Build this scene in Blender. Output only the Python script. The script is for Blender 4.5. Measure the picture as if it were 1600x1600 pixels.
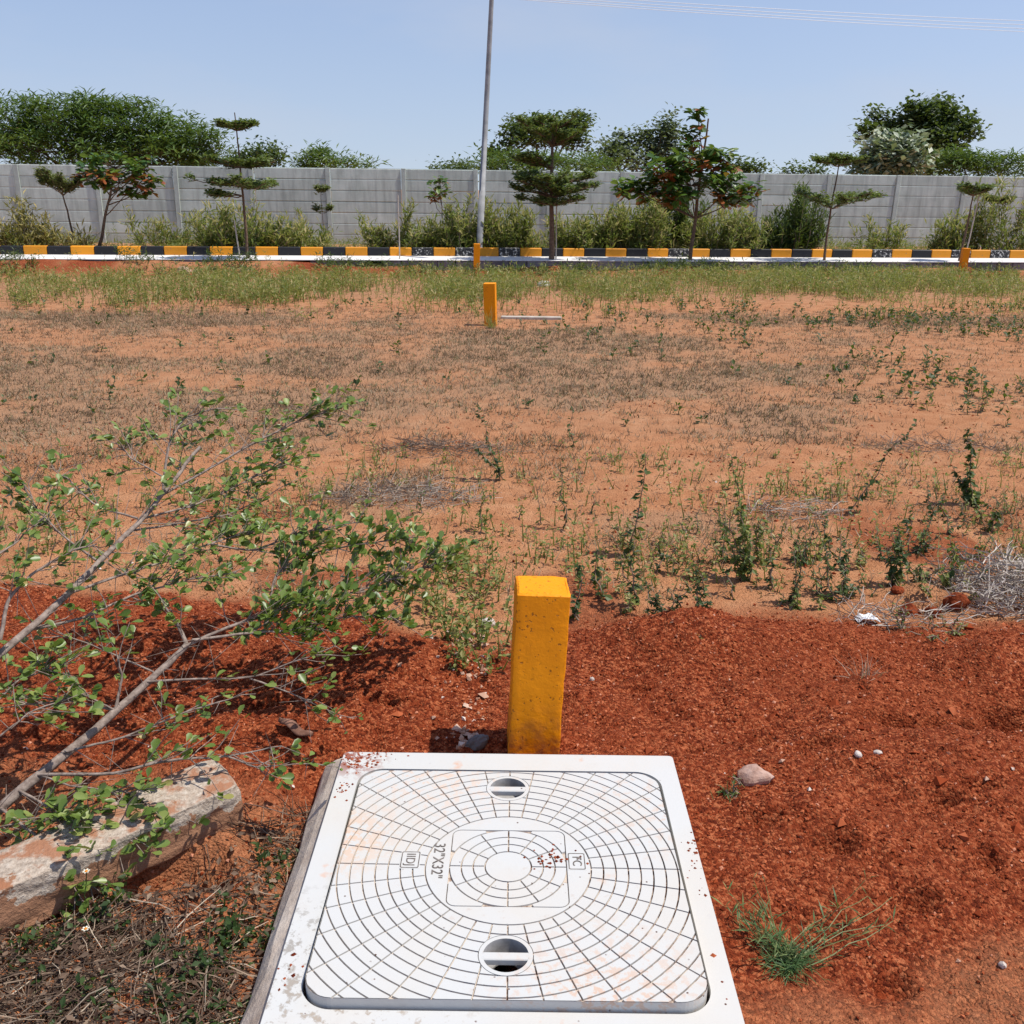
import bpy, bmesh, math, random
import numpy as np
from mathutils import Vector, Matrix
R = math.radians
random.seed(7); rng = np.random.default_rng(7)
for o in list(bpy.data.objects): bpy.data.objects.remove(o)
scene = bpy.context.scene
C = scene.collection

# ------------------------------------------------------------------ camera
CAM_H, F, PITCH, ROLL = 1.63, 1500.0, R(18.57), R(0.613)     # F in pixels of a 1600 px wide picture
cam_data = bpy.data.cameras.new('camera'); cam = bpy.data.objects.new('camera', cam_data); C.objects.link(cam)
cam_data.sensor_width = 36; cam_data.lens = 36 * F / 1600; cam_data.clip_start = 0.05; cam_data.clip_end = 3000
cam.location = (0, 0, CAM_H)
cam.rotation_euler = (Matrix.Rotation(R(90) - PITCH, 3, 'X') @ Matrix.Rotation(ROLL, 3, 'Z')).to_euler()
scene.camera = cam

# ------------------------------------------------------------------ sky, sun, exposure
SUN_EL, SUN_AZ = R(64), R(-5)           # azimuth measured from +X towards +Y
w = bpy.data.worlds.new('World'); scene.world = w; w.use_nodes = True
nt = w.node_tree; nt.nodes.clear()
out = nt.nodes.new('ShaderNodeOutputWorld'); bg = nt.nodes.new('ShaderNodeBackground'); sky = nt.nodes.new('ShaderNodeTexSky')
sky.sky_type = 'NISHITA'; sky.sun_disc = False; sky.sun_elevation = SUN_EL; sky.sun_rotation = R(90) - SUN_AZ
sky.air_density = 1.1; sky.dust_density = 0.7; sky.ozone_density = 3.0; sky.altitude = 100
bg.inputs['Strength'].default_value = 0.128
tcw = nt.nodes.new('ShaderNodeTexCoord'); lift = nt.nodes.new('ShaderNodeVectorMath'); lift.operation = 'MULTIPLY_ADD'; lift.inputs[1].default_value = (1, 1, .5); lift.inputs[2].default_value = (0, 0, .088)   # an even, hazy sky: flatter fall-off from horizon to zenith
nrm = nt.nodes.new('ShaderNodeVectorMath'); nrm.operation = 'NORMALIZE'; nt.links.new(tcw.outputs['Generated'], lift.inputs[0]); nt.links.new(lift.outputs[0], nrm.inputs[0]); nt.links.new(nrm.outputs[0], sky.inputs[0])
tint = nt.nodes.new('ShaderNodeMix'); tint.data_type = 'RGBA'; tint.blend_type = 'MULTIPLY'; tint.inputs[0].default_value = 1; tint.inputs[7].default_value = (1.07, .945, 1.0, 1); nt.links.new(sky.outputs[0], tint.inputs[6])
cl = nt.nodes.new('ShaderNodeTexNoise'); cl.inputs['Scale'].default_value = 3.2; cl.inputs['Detail'].default_value = 5; cl.inputs['Roughness'].default_value = .55; cm = nt.nodes.new('ShaderNodeMapping'); cm.inputs['Scale'].default_value = (1, 1, 3.0); nt.links.new(tcw.outputs['Generated'], cm.inputs[0]); nt.links.new(cm.outputs[0], cl.inputs['Vector'])
cr = nt.nodes.new('ShaderNodeMapRange'); cr.inputs[1].default_value = .46; cr.inputs[2].default_value = .78; cr.inputs[4].default_value = .38; nt.links.new(cl.outputs['Fac'], cr.inputs[0])
cmix = nt.nodes.new('ShaderNodeMix'); cmix.data_type = 'RGBA'; nt.links.new(cr.outputs[0], cmix.inputs[0]); nt.links.new(tint.outputs[2], cmix.inputs[6]); cmix.inputs[7].default_value = (4.3, 4.6, 5.3, 1)   # thin high haze
nt.links.new(cmix.outputs[2], bg.inputs[0]); nt.links.new(bg.outputs[0], out.inputs[0])
sl = bpy.data.lights.new('sun', 'SUN'); sl.energy = 4.7; sl.angle = R(0.53); sl.color = (1.0, 0.95, 0.87)
sun = bpy.data.objects.new('sun', sl); C.objects.link(sun)
sdir = Vector((math.cos(SUN_AZ) * math.cos(SUN_EL), math.sin(SUN_AZ) * math.cos(SUN_EL), math.sin(SUN_EL)))
sun.rotation_euler = sdir.to_track_quat('Z', 'Y').to_euler(); sun.location = sdir * 50
vs = scene.view_settings; vs.view_transform = 'Standard'; vs.look = 'None'; vs.gamma = 1; vs.exposure = 0.1; vs.use_curve_mapping = False

# ------------------------------------------------------------------ surveying: photograph -> place
def ray(px, py):
    u, v = px - 800, py - 800
    c, s = math.cos(ROLL), math.sin(ROLL)
    u, v = u * c + v * s, -u * s + v * c
    r, up, d = u / F, -v / F, 1.0
    return np.array([r, d * math.cos(PITCH) + up * math.sin(PITCH), -d * math.sin(PITCH) + up * math.cos(PITCH)])
def at_y(px, py, Y):
    d = ray(px, py); t = Y / d[1]; return np.array([d[0] * t, Y, CAM_H + d[2] * t])
def at_z(px, py, z=0.0):
    d = ray(px, py); t = (z - CAM_H) / d[2]; return np.array([d[0] * t, d[1] * t, z])
TH = R(6.0); U = np.array([math.cos(TH), math.sin(TH)]); N = np.array([-math.sin(TH), math.cos(TH)])
def sd(s, d): return s * U + d * N                      # along / across the road
def at_d(px, py, d):                                    # where the view ray meets the upright plane at distance d
    q = ray(px, py); t = d / (q[0] * N[0] + q[1] * N[1]); return np.array([q[0] * t, q[1] * t, CAM_H + q[2] * t])

# ------------------------------------------------------------------ noise
_P = rng.permutation(512); _G = rng.random(512)
def vnoise(x, y, seed=0):
    x = np.asarray(x, float); y = np.asarray(y, float)
    xi = np.floor(x).astype(int); yi = np.floor(y).astype(int); xf = x - xi; yf = y - yi
    xf = xf * xf * (3 - 2 * xf); yf = yf * yf * (3 - 2 * yf)
    h = lambda a, b: _G[(_P[(a + seed * 17) & 511] + b * 7 + _P[(b + seed * 31) & 511]) & 511]
    return (h(xi, yi) * (1 - xf) + h(xi + 1, yi) * xf) * (1 - yf) + (h(xi, yi + 1) * (1 - xf) + h(xi + 1, yi + 1) * xf) * yf
def fbm(x, y, scale, octv=4, seed=0, gain=0.5):
    s = 0; a = 1; n = 0; f = 1 / scale
    for i in range(octv):
        ca, sa = math.cos(i * 1.3 + .4), math.sin(i * 1.3 + .4)
        s = s + a * vnoise((x * ca - y * sa) * f + i * 13.7, (x * sa + y * ca) * f + i * 7.1, seed + i); n += a; a *= gain; f *= 2.03
    return s / n
def sstep(a, b, x): t = np.clip((x - a) / (b - a), 0, 1); return t * t * (3 - 2 * t)

# ------------------------------------------------------------------ mesh helpers
def link(o, parent=None):
    C.objects.link(o)
    if parent is not None: o.parent = parent
    return o
def tag(o, label=None, cat=None, group=None, kind=None):
    if label: o['label'] = label
    if cat: o['category'] = cat
    if group: o['group'] = group
    if kind: o['kind'] = kind
    return o
def empty(name, loc=(0, 0, 0), rz=0.0):
    o = bpy.data.objects.new(name, None); o.location = [float(a) for a in loc]; o.rotation_euler = (0, 0, rz); o.empty_display_size = .1
    return link(o)
class Buf:
    def __init__(s): s.v = []; s.f = {}; s.n = 0; s.r = []
    def add(s, v, faces, rnd=0.5):
        v = np.asarray(v, float).reshape(-1, 3)
        for f in (faces if isinstance(faces, list) else [faces]):
            f = np.asarray(f, int)
            if f.ndim == 1: f = f[None]
            s.f.setdefault(f.shape[1], []).append(f + s.n)
        s.v.append(v); s.n += len(v)
        s.r.append(np.full(len(v), rnd) if np.isscalar(rnd) else np.asarray(rnd, float))
        return s
    def inst(s, tv, tf, M, T, rnd):                     # many copies of a small template
        M = np.asarray(M); T = np.asarray(T); k = len(T)
        if k == 0: return s
        v = np.einsum('kij,nj->kni', M, tv) + T[:, None, :]
        f = (tf[None] + (np.arange(k) * len(tv))[:, None, None]).reshape(-1, tf.shape[1])
        return s.add(v.reshape(-1, 3), f, np.repeat(np.broadcast_to(rnd, k), len(tv)))
    def mesh(s, name, mats, smooth=False, matidx=None):
        me = bpy.data.meshes.new(name)
        V = np.concatenate(s.v) if s.v else np.zeros((0, 3))
        loops = []; starts = []; c = 0
        for k, fl in s.f.items():
            f = np.concatenate(fl); loops.append(f.ravel()); starts.append(c + np.arange(len(f)) * k); c += f.size
        loops = np.concatenate(loops); starts = np.concatenate(starts)
        me.vertices.add(len(V)); me.vertices.foreach_set('co', V.astype(np.float32).ravel())
        me.loops.add(len(loops)); me.loops.foreach_set('vertex_index', loops.astype(np.int32))
        me.polygons.add(len(starts)); me.polygons.foreach_set('loop_start', starts.astype(np.int32))
        me.update(calc_edges=True)
        a = me.attributes.new('rnd', 'FLOAT', 'POINT'); a.data.foreach_set('value', np.concatenate(s.r).astype(np.float32))
        me.polygons.foreach_set('use_smooth', np.full(len(starts), bool(smooth)))
        for m in (mats if isinstance(mats, (list, tuple)) else [mats]): me.materials.append(m)
        return me
    def build(s, name, mat, parent=None, smooth=False, loc=None):
        o = bpy.data.objects.new(name, s.mesh(name, mat, smooth))
        if loc is not None: o.location = [float(a) for a in loc]
        return link(o, parent)
def tube(buf, pts, rad, sides=6, rnd=0.5, cap=True):
    pts = np.asarray(pts, float); n = len(pts); rad = np.broadcast_to(rad, n)
    tan = np.gradient(pts, axis=0); tan /= np.linalg.norm(tan, axis=1)[:, None] + 1e-9
    ref = np.array([0, 0, 1.0]) if abs(tan[:, 2]).mean() < .8 else np.array([1.0, 0, 0])
    a = np.cross(tan, ref); a /= np.linalg.norm(a, axis=1)[:, None] + 1e-9; b = np.cross(tan, a)
    ang = np.linspace(0, 2 * math.pi, sides, endpoint=False)
    ring = a[:, None] * np.cos(ang)[None, :, None] + b[:, None] * np.sin(ang)[None, :, None]
    v = pts[:, None] + ring * rad[:, None, None]
    i = np.arange(n - 1)[:, None] * sides; j = np.arange(sides)[None]; j2 = (j + 1) % sides
    q = np.stack([i + j, i + j2, i + sides + j2, i + sides + j], -1).reshape(-1, 4)
    buf.add(v.reshape(-1, 3), q, rnd)
    if cap and sides > 3:
        buf.add(v[0], np.arange(sides)[::-1], rnd); buf.add(v[-1], np.arange(sides), rnd)
    return buf
def box(buf, c, size, rz=0.0, rnd=0.5, bev=0.0, jit=0.0):
    hx, hy, hz = [a / 2 for a in size]
    if bev > 0:
        b = bev; v = []; 
        for sx in (-1, 1):
            for sy in (-1, 1):
                for sz in (-1, 1): v += [[sx * (hx - b), sy * (hy - b), sz * hz], [sx * (hx - b), sy * hy, sz * (hz - b)], [sx * hx, sy * (hy - b), sz * (hz - b)]]
        bm = bmesh.new(); vv = [bm.verts.new(p) for p in v]; bmesh.ops.convex_hull(bm, input=vv)
        bmesh.ops.dissolve_limit(bm, angle_limit=.01, verts=bm.verts, edges=bm.edges); bm.verts.index_update()
        V = np.array([p.co[:] for p in bm.verts]); FF = [np.array([q.index for q in f.verts]) for f in bm.faces]; bm.free()
    else:
        V = np.array([[x, y, z] for x in (-hx, hx) for y in (-hy, hy) for z in (-hz, hz)], float)
        FF = [np.array(f) for f in ([0, 1, 3, 2], [4, 6, 7, 5], [0, 4, 5, 1], [2, 3, 7, 6], [0, 2, 6, 4], [1, 5, 7, 3])]
    if jit: V = V + rng.normal(0, jit, V.shape)
    c_, s_ = math.cos(rz), math.sin(rz)
    V = np.stack([V[:, 0] * c_ - V[:, 1] * s_, V[:, 0] * s_ + V[:, 1] * c_, V[:, 2]], 1) + np.asarray(c, float)
    buf.add(V, FF, rnd); return buf
def rotm(yaw, pitch, roll=None):                        # leaf local +Y = its length, +Z its upper side
    yaw = np.asarray(yaw, float); pitch = np.asarray(pitch, float); roll = np.zeros_like(yaw) if roll is None else roll
    cy, sy, cp, sp, cr, sr = np.cos(yaw), np.sin(yaw), np.cos(pitch), np.sin(pitch), np.cos(roll), np.sin(roll)
    z = np.zeros_like(yaw); o = np.ones_like(yaw)
    Rz = np.stack([cy, -sy, z, sy, cy, z, z, z, o], -1).reshape(-1, 3, 3)
    Rx = np.stack([o, z, z, z, cp, -sp, z, sp, cp], -1).reshape(-1, 3, 3)
    Ry = np.stack([cr, z, sr, z, o, z, -sr, z, cr], -1).reshape(-1, 3, 3)
    return Rz @ Rx @ Ry
# leaf templates: length 1 along +Y
LEAF4 = (np.array([[0, 0, 0], [.28, .55, .05], [0, 1, -.03], [-.28, .55, .05]]), np.array([[0, 1, 2, 3]]))
LEAFN = (np.array([[0, 0, 0], [.10, .5, .03], [0, 1, -.05], [-.10, .5, .03]]), np.array([[0, 1, 2, 3]]))
LEAFO = (np.array([[0, 0, 0], [.13, .3, .035], [.27, .62, .05], [.2, .88, .03], [0, 1, -.02], [-.2, .88, .03], [-.27, .62, .05], [-.13, .3, .035], [0, .35, -.01], [0, .7, -.01]]),
         np.array([[0, 1, 8], [1, 2, 8], [2, 9, 8], [2, 3, 9], [3, 4, 9], [4, 5, 9], [5, 6, 9], [6, 8, 9], [6, 7, 8], [7, 0, 8]]))
SPIKE = (np.array([[-.05, 0, 0], [.05, 0, 0], [0, 1, .0]]), np.array([[0, 1, 2]]))
BLADE = (np.array([[-.03, 0, 0], [.03, 0, 0], [.022, .55, .05], [0, 1, -.08], [-.022, .55, .05]]), np.array([[0, 1, 2], [0, 2, 4], [4, 2, 3]]))
def sc(M, s): return M * np.asarray(s)[:, None, None]
def leaves_at(buf, P, size, tmpl=LEAF4, pitch=(-.2, .5), rnd=None, var=.3, yaw=None):
    P = np.asarray(P, float); k = len(P)
    if not k: return
    s = size * (1 + rng.uniform(-var, var, k))
    y = rng.uniform(0, 2 * math.pi, k) if yaw is None else yaw
    buf.inst(tmpl[0], tmpl[1], sc(rotm(y, rng.uniform(*pitch, k), rng.normal(0, .4, k)), s), P, rng.random(k) if rnd is None else rnd)

# ------------------------------------------------------------------ materials
def nodes(name):
    m = bpy.data.materials.new(name); m.use_nodes = True; t = m.node_tree; p = t.nodes['Principled BSDF']
    return m, t, p
def nd(t, kind, **kw):
    n = t.nodes.new(kind)
    for k, v in kw.items():
        if k in n.inputs.keys() if hasattr(n.inputs, 'keys') else False: n.inputs[k].default_value = v
        else: setattr(n, k, v)
    return n
def noise_n(t, scale, detail=4, rough=.55, vec=None):
    n = t.nodes.new('ShaderNodeTexNoise'); n.inputs['Scale'].default_value = scale; n.inputs['Detail'].default_value = detail; n.inputs['Roughness'].default_value = rough
    if vec is None:
        g = t.nodes.new('ShaderNodeNewGeometry'); vec = g.outputs['Position']
    t.links.new(vec, n.inputs['Vector']); return n.outputs['Fac']
def ramp(t, fac, stops):
    r = t.nodes.new('ShaderNodeValToRGB'); e = r.color_ramp.elements
    e[0].position, e[0].color = stops[0][0], (*stops[0][1], 1) if not np.isscalar(stops[0][1]) else (stops[0][1],) * 3 + (1,)
    e[1].position, e[1].color = stops[1][0], (*stops[1][1], 1) if not np.isscalar(stops[1][1]) else (stops[1][1],) * 3 + (1,)
    for p, c in stops[2:]:
        q = e.new(p); q.color = (*c, 1) if not np.isscalar(c) else (c, c, c, 1)
    t.links.new(fac, r.inputs[0]); return r.outputs[0]
def mixc(t, fac, a, b, mode='MIX'):
    n = t.nodes.new('ShaderNodeMix'); n.data_type = 'RGBA'; n.blend_type = mode
    for sock, v in ((n.inputs[0], fac), (n.inputs[6], a), (n.inputs[7], b)):
        if hasattr(v, 'links'): t.links.new(v, sock)
        elif np.isscalar(v): sock.default_value = v
        else: sock.default_value = (*v, 1)
    return n.outputs[2]
def bump(t, p, h, strength=.3, dist=.01, prev=None):
    b = t.nodes.new('ShaderNodeBump'); b.inputs['Strength'].default_value = strength; b.inputs['Distance'].default_value = dist
    t.links.new(h, b.inputs['Height'])
    if prev is not None: t.links.new(prev, b.inputs['Normal'])
    t.links.new(b.outputs[0], p.inputs['Normal']); return b.outputs[0]
def attr(t, name):
    a = t.nodes.new('ShaderNodeAttribute'); a.attribute_name = name; return a.outputs['Fac']
def setp(p, rough=.8, spec=.3):
    p.inputs['Roughness'].default_value = rough; p.inputs['Specular IOR Level'].default_value = spec
def leafmat(name, stops, trans=.3, rough=.5, spec=.35):
    m, t, p = nodes(name); setp(p, rough, spec)
    col = ramp(t, attr(t, 'rnd'), stops); t.links.new(col, p.inputs['Base Color'])
    tr = t.nodes.new('ShaderNodeBsdfTranslucent'); t.links.new(mixc(t, .5, col, (.25, .35, .03), 'MIX'), tr.inputs['Color'])
    mx = t.nodes.new('ShaderNodeMixShader'); mx.inputs[0].default_value = trans
    t.links.new(p.outputs[0], mx.inputs[1]); t.links.new(tr.outputs[0], mx.inputs[2])
    t.links.new(mx.outputs[0], t.nodes['Material Output'].inputs['Surface']); return m
def plain(name, a, b, scale=8, rough=.8, bstr=.3, bscale=40, bdist=.01, spec=.25, local=False):
    m, t, p = nodes(name); setp(p, rough, spec)
    vec = None
    if local: vec = t.nodes.new('ShaderNodeTexCoord').outputs['Object']
    n = noise_n(t, scale, 5, .6, vec); t.links.new(ramp(t, n, [(.3, a), (.7, b)]), p.inputs['Base Color'])
    if bstr: bump(t, p, noise_n(t, bscale, 5, .65, vec), bstr, bdist)
    return m

RED1, RED2, RED3 = (.085, .014, .006), (.25, .048, .016), (.48, .15, .062)
PALE1, PALE2, PALE3 = (.37, .155, .070), (.495, .232, .112), (.58, .31, .165)
def soil_material():
    m, t, p = nodes('soil'); setp(p, .95, .08)
    n1 = noise_n(t, 5, 6, .65); n2 = noise_n(t, 55, 4, .7); n3 = noise_n(t, 1.1, 4, .6); n4 = noise_n(t, 160, 3, .7)
    vg = t.nodes.new('ShaderNodeTexVoronoi'); vg.inputs['Scale'].default_value = 120; gp = t.nodes.new('ShaderNodeNewGeometry'); t.links.new(gp.outputs['Position'], vg.inputs['Vector'])
    vs_ = t.nodes.new('ShaderNodeSeparateColor'); t.links.new(vg.outputs['Color'], vs_.inputs[0])
    av = t.nodes.new('ShaderNodeMath'); av.operation = 'MULTIPLY_ADD'; t.links.new(vs_.outputs[0], av.inputs[0]); av.inputs[1].default_value = .45
    hv = t.nodes.new('ShaderNodeMath'); hv.operation = 'MULTIPLY'; t.links.new(n2, hv.inputs[0]); hv.inputs[1].default_value = .55; t.links.new(hv.outputs[0], av.inputs[2])
    red = ramp(t, av.outputs[0], [(.28, RED1), (.52, RED2), (.74, RED3)])
    red = mixc(t, ramp(t, n1, [(.42, 0.0), (.75, .55)]), red, (.18, .034, .012))
    red = mixc(t, ramp(t, n3, [(.45, 0.0), (.75, .45)]), red, (.31, .075, .028))
    pale = ramp(t, n1, [(.3, PALE1), (.5, PALE2), (.72, PALE3)])
    pale = mixc(t, ramp(t, n3, [(.4, 0.0), (.7, .5)]), pale, (.44, .188, .084))
    pale = mixc(t, ramp(t, n4, [(.35, .5), (.5, 0.0)]), pale, (.24, .088, .042))
    dry = ramp(t, n2, [(.3, (.24, .145, .085)), (.7, (.46, .29, .175))])
    pale = mixc(t, attr(t, 'dry'), pale, dry)
    col = mixc(t, attr(t, 'red'), pale, red)
    t.links.new(col, p.inputs['Base Color'])
    b = bump(t, p, n2, .8, .016); b = bump(t, p, n4, .7, .006, b); b = bump(t, p, noise_n(t, 17, 5, .7), .5, .03, b); iv = t.nodes.new('ShaderNodeMath'); iv.operation = 'SUBTRACT'; iv.inputs[0].default_value = 1; t.links.new(vg.outputs['Distance'], iv.inputs[1]); bump(t, p, iv.outputs[0], .8, .007, b)
    return m
M_soil = soil_material()
M_clod = leafmat('red_clods', [(0, (.10, .017, .007)), (.5, (.26, .052, .018)), (.85, (.46, .14, .06)), (1, (.56, .30, .2))], 0, .95, .05)
M_pebble = leafmat('pebbles', [(0, (.40, .22, .14)), (.5, (.55, .36, .26)), (1, (.75, .68, .6))], 0, .85, .2)
M_wallp = plain('precast_concrete', (.49, .545, .485), (.64, .69, .625), 2.2, .9, .3, 25, .006)
M_wallpost = plain('precast_post_concrete', (.44, .49, .44), (.56, .61, .555), 4, .9, .3, 30, .01)
M_grey = plain('grey_block_concrete', (.14, .14, .15), (.27, .265, .26), 6, .92, .4, 30, .01)
M_road = plain('pale_concrete', (.62, .60, .56), (.76, .74, .70), 2, .85, .2, 30, .004)
M_trunk = plain('bark', (.09, .055, .035), (.2, .135, .09), 20, .95, .5, 40, .01)
M_twig = plain('grey_twig_bark', (.12, .085, .068), (.36, .29, .24), 60, .85, .4, 120, .003)
M_pole = plain('galvanised_steel', (.20, .205, .21), (.34, .345, .35), 5, .65, .1, 60, .002, .3)
M_stake = plain('weathered_stake', (.38, .33, .27), (.55, .5, .43), 12, .9, .3, 60, .004)
def pieces(m, amt=.25):
    t = m.node_tree; p = t.nodes['Principled BSDF']; src = p.inputs['Base Color'].links[0].from_socket
    oi = t.nodes.new('ShaderNodeObjectInfo'); mr = t.nodes.new('ShaderNodeMapRange'); t.links.new(oi.outputs['Random'], mr.inputs[0]); mr.inputs[3].default_value = 1 - amt; mr.inputs[4].default_value = 1 + amt * .3
    cb = t.nodes.new('ShaderNodeCombineColor')
    for k in range(3): t.links.new(mr.outputs[0], cb.inputs[k])
    t.links.new(mixc(t, 1.0, src, cb.outputs[0], 'MULTIPLY'), p.inputs['Base Color'])
def streaks(m):
    t = m.node_tree; p = t.nodes['Principled BSDF']; src = p.inputs['Base Color'].links[0].from_socket
    g_ = t.nodes.new('ShaderNodeNewGeometry'); mp = t.nodes.new('ShaderNodeMapping'); mp.inputs['Scale'].default_value = (7, 7, .9); t.links.new(g_.outputs['Position'], mp.inputs[0])
    f = ramp(t, noise_n(t, 1.0, 5, .65, mp.outputs[0]), [(.44, 0.0), (.74, .5)]); t.links.new(mixc(t, f, src, (.19, .20, .185)), p.inputs['Base Color'])
for m_ in (M_wallp, M_wallpost): streaks(m_)
pieces(M_wallp, .16); pieces(M_wallpost, .12); pieces(M_grey, .3)
def painted(name, col, wornc, worn=.62, scale=18):
    m, t, p = nodes(name); setp(p, .6, .35)
    n = noise_n(t, scale, 6, .7); f = ramp(t, n, [(worn, 0.0), (worn + .06, 1.0)])
    v = mixc(t, ramp(t, noise_n(t, 6, 3), [(.3, 0.0), (.7, .35)]), col, tuple(c * .72 for c in col))
    t.links.new(mixc(t, f, v, wornc), p.inputs['Base Color']); bump(t, p, n, .35, .006); return m
M_yel = painted('kerb_yellow_paint', (.80, .31, .012), (.32, .2, .12), .62)
M_blk = painted('kerb_black_paint', (.014, .014, .017), (.30, .29, .28), .66)
M_blkworn = painted('kerb_black_paint_worn', (.02, .02, .022), (.55, .53, .5), .54)
for m_ in (M_yel, M_blk): pieces(m_, .2)

# ------------------------------------------------------------------ ground
MC = np.array([0.0, 1.887])                              # middle of the manhole cover
D_EDGE, D_KERB, D_WALL = 22.1, 23.5, 29.04               # distances of the road edge, painted kerb and wall
Z_ROAD, Z_LOW = 0.12, -0.11
bx = [0, 250, 500, 700, 790, 900, 1100, 1250, 1400, 1600]; by = [925, 935, 962, 992, 1003, 975, 957, 962, 985, 975]
_b = np.array([at_z(a, b) for a, b in zip(bx, by)])
def red_edge(x): return np.interp(x, _b[:, 0], _b[:, 1])
pits = [(at_z(a, b), rx, ry, dp) for a, b, rx, ry, dp in [
    (1585, 1120, .11, .07, .10), (1490, 1140, .16, .05, .065), (1385, 1130, .09, .05, .055), (1275, 1180, .07, .03, .03), (1180, 1300, .05, .025, .03), (1430, 1420, .06, .03, .035), (1530, 1260, .07, .03, .035), (600, 1105, .07, .03, .03), (80, 1150, .09, .04, .04), (1295, 1340, .06, .03, .035), (1470, 1275, .05, .025, .035), (1390, 1545, .05, .035, .04),
    (1180, 1160, .06, .03, .025), (1075, 1180, .05, .03, .02), (1240, 1460, .09, .04, .035), (1330, 1135, .06, .03, .02), (420, 1110, .07, .035, .03), (180, 1110, .1, .04, .03),
    (290, 1375, .13, .07, .09), (1540, 1360, .04, .04, .03), (1000, 1075, .06, .03, .02), (1420, 950, .14, .05, .03)]]
heaps = [(at_z(a, b), rx, ry, h) for a, b, rx, ry, h in [
    (1050, 1000, .35, .16, .055), (1300, 1010, .40, .14, .045), (1560, 1050, .30, .13, .10), (1400, 1080, .25, .09, .05), (1450, 1215, .5, .2, .04), (1250, 1300, .4, .25, .035), (600, 1040, .35, .2, .05), (200, 1010, .5, .25, .06),
    (1440, 930, .10, .06, .06), (1500, 945, .09, .06, .06), (350, 1150, .4, .15, .04)]]
def gz(x, y, fine=True):
    x = np.asarray(x, float); y = np.asarray(y, float)
    d = x * N[0] + y * N[1]
    z = (fbm(x, y, 2.6, 3, 3) - .5) * .10 * sstep(3.5, 6, y)
    z = z + sstep(13, 20, d) * (Z_LOW - 0.0)
    berm = np.exp(-((d - (D_EDGE - .75)) / .42) ** 2) * (.02 + .21 * sstep(-2.0, -6.0, x) + .10 * fbm(x, y, 1.2, 2, 9))
    z = z + np.where(d < D_EDGE, berm, 0)
    z = np.where(d > D_EDGE + .02, Z_ROAD - .10, z)                       # under the road
    z = np.where(d > D_KERB + .10, .10 + (fbm(x, y, 1.3, 3, 5) - .5) * .12, z)   # planted verge
    z = np.where(d > D_WALL + 1.5, 0.05 + (fbm(x, y, 6, 3, 6) - .5) * .3, z)
    near = 1 - sstep(3.2, 5.2, y)
    rm = 1 - sstep(-.12, .12, y - red_edge(x) - (fbm(x, y, .5, 3, 21) - .5) * .35)
    nz = (fbm(x, y, .55, 3, 11) - .5) * .095 + (fbm(x, y, .13, 3, 12) - .5) * .055
    if fine: nz = nz + (fbm(x, y, .032, 3, 13) - .5) * .026
    z = z + near * nz * (.35 + .65 * rm) + .018 * rm * near
    if fine: z = z + (1 - near) * (fbm(x, y, .25, 3, 14) - .5) * .03 * (1 - sstep(8, 14, y))
    for p, rx, ry, h in heaps: z = z + h * np.exp(-((x - p[0]) / rx) ** 2 - ((y - p[1]) / ry) ** 2)
    wz = fbm(x, y, .09, 3, 15)
    for p, rx, ry, h in pits:
        q = (((x - p[0]) / rx) ** 2 + ((y - p[1]) / ry) ** 2) * (.35 + 1.5 * wz)
        z = z - 1.35 * h * np.exp(-q ** 2)
    # bedding of the manhole plinth: lower on its left, nearly level on its right
    dx = np.maximum(np.abs(x - MC[0]) - .50, 0); dy = np.maximum(np.abs(y - MC[1]) - .47, 0); dd = np.hypot(dx, dy)
    k = np.exp(-(dd / .16) ** 2); tgt = np.where(x > 0, .035, -.045) + nz * .35
    z = z * (1 - k) + tgt * k
    return z
def axis(lo, hi, a, b, step, g):
    mid = list(np.arange(a, b, step)); l = []; s = step; p = a
    while p > lo: s *= g; p -= s; l.append(p)
    r = []; s = step; p = mid[-1]
    while p < hi: s = min(s * g, 40); p += s; r.append(p)
    return np.array(l[::-1] + mid + r)
xs = axis(-700, 700, -2.3, 2.4, .012, 1.035); ys = axis(-30, 1500, 1.15, 4.3, .012, 1.018)
GX, GY = np.meshgrid(xs, ys); gx, gy = GX.ravel(), GY.ravel()
GZ = gz(gx, gy)
gd = gx * N[0] + gy * N[1]
dry_n = fbm(gx, gy, 1.5, 4, 31); 
def dry_mask(x, y):
    wv = (fbm(x, y, 1.4, 3, 36) - .5)
    a = sstep(6.1, 7.3, y + wv * 2.2) * (1 - sstep(12.6, 14.6, y + wv * 2))
    band = .25 + .75 * sstep(.36, .54, fbm(x * .7, y, 1.3, 4, 31))
    right = 1 - .8 * sstep(-.3, .5, x - .36 * y + (fbm(x, y, 2, 2, 35) - .5) * 1.6) * (1 - sstep(11, 14, y))
    low = sstep(.54, .68, fbm(x, y, .9, 4, 33)) * sstep(4.2, 4.8, y) * (1 - sstep(6, 7, y)) * .6
    return np.clip(a * band * right + low, 0, 1)
dry = dry_mask(gx, gy) * .75
dry = np.maximum(dry, sstep(13.5, 17, gd) * (1 - sstep(20, 21, gd)) * .45)
dry = np.maximum(dry, sstep(D_KERB, D_KERB + .3, gd) * .55)
rede = gy - red_edge(gx) - (fbm(gx, gy, .5, 3, 21) - .5) * .35
red = 1 - sstep(-.10, .14, rede)
red = red * (1 - .35 * (1 - sstep(1.5, 1.7, gy + (fbm(gx, gy, .4, 3, 41) - .5) * .5)) * np.where(gx > 0.2, 1, 1))
red = red * (1 - .55 * sstep(-.35, -.6, gx) * (1 - sstep(2.0, 2.3, gy + .2 * gx)))
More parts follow.
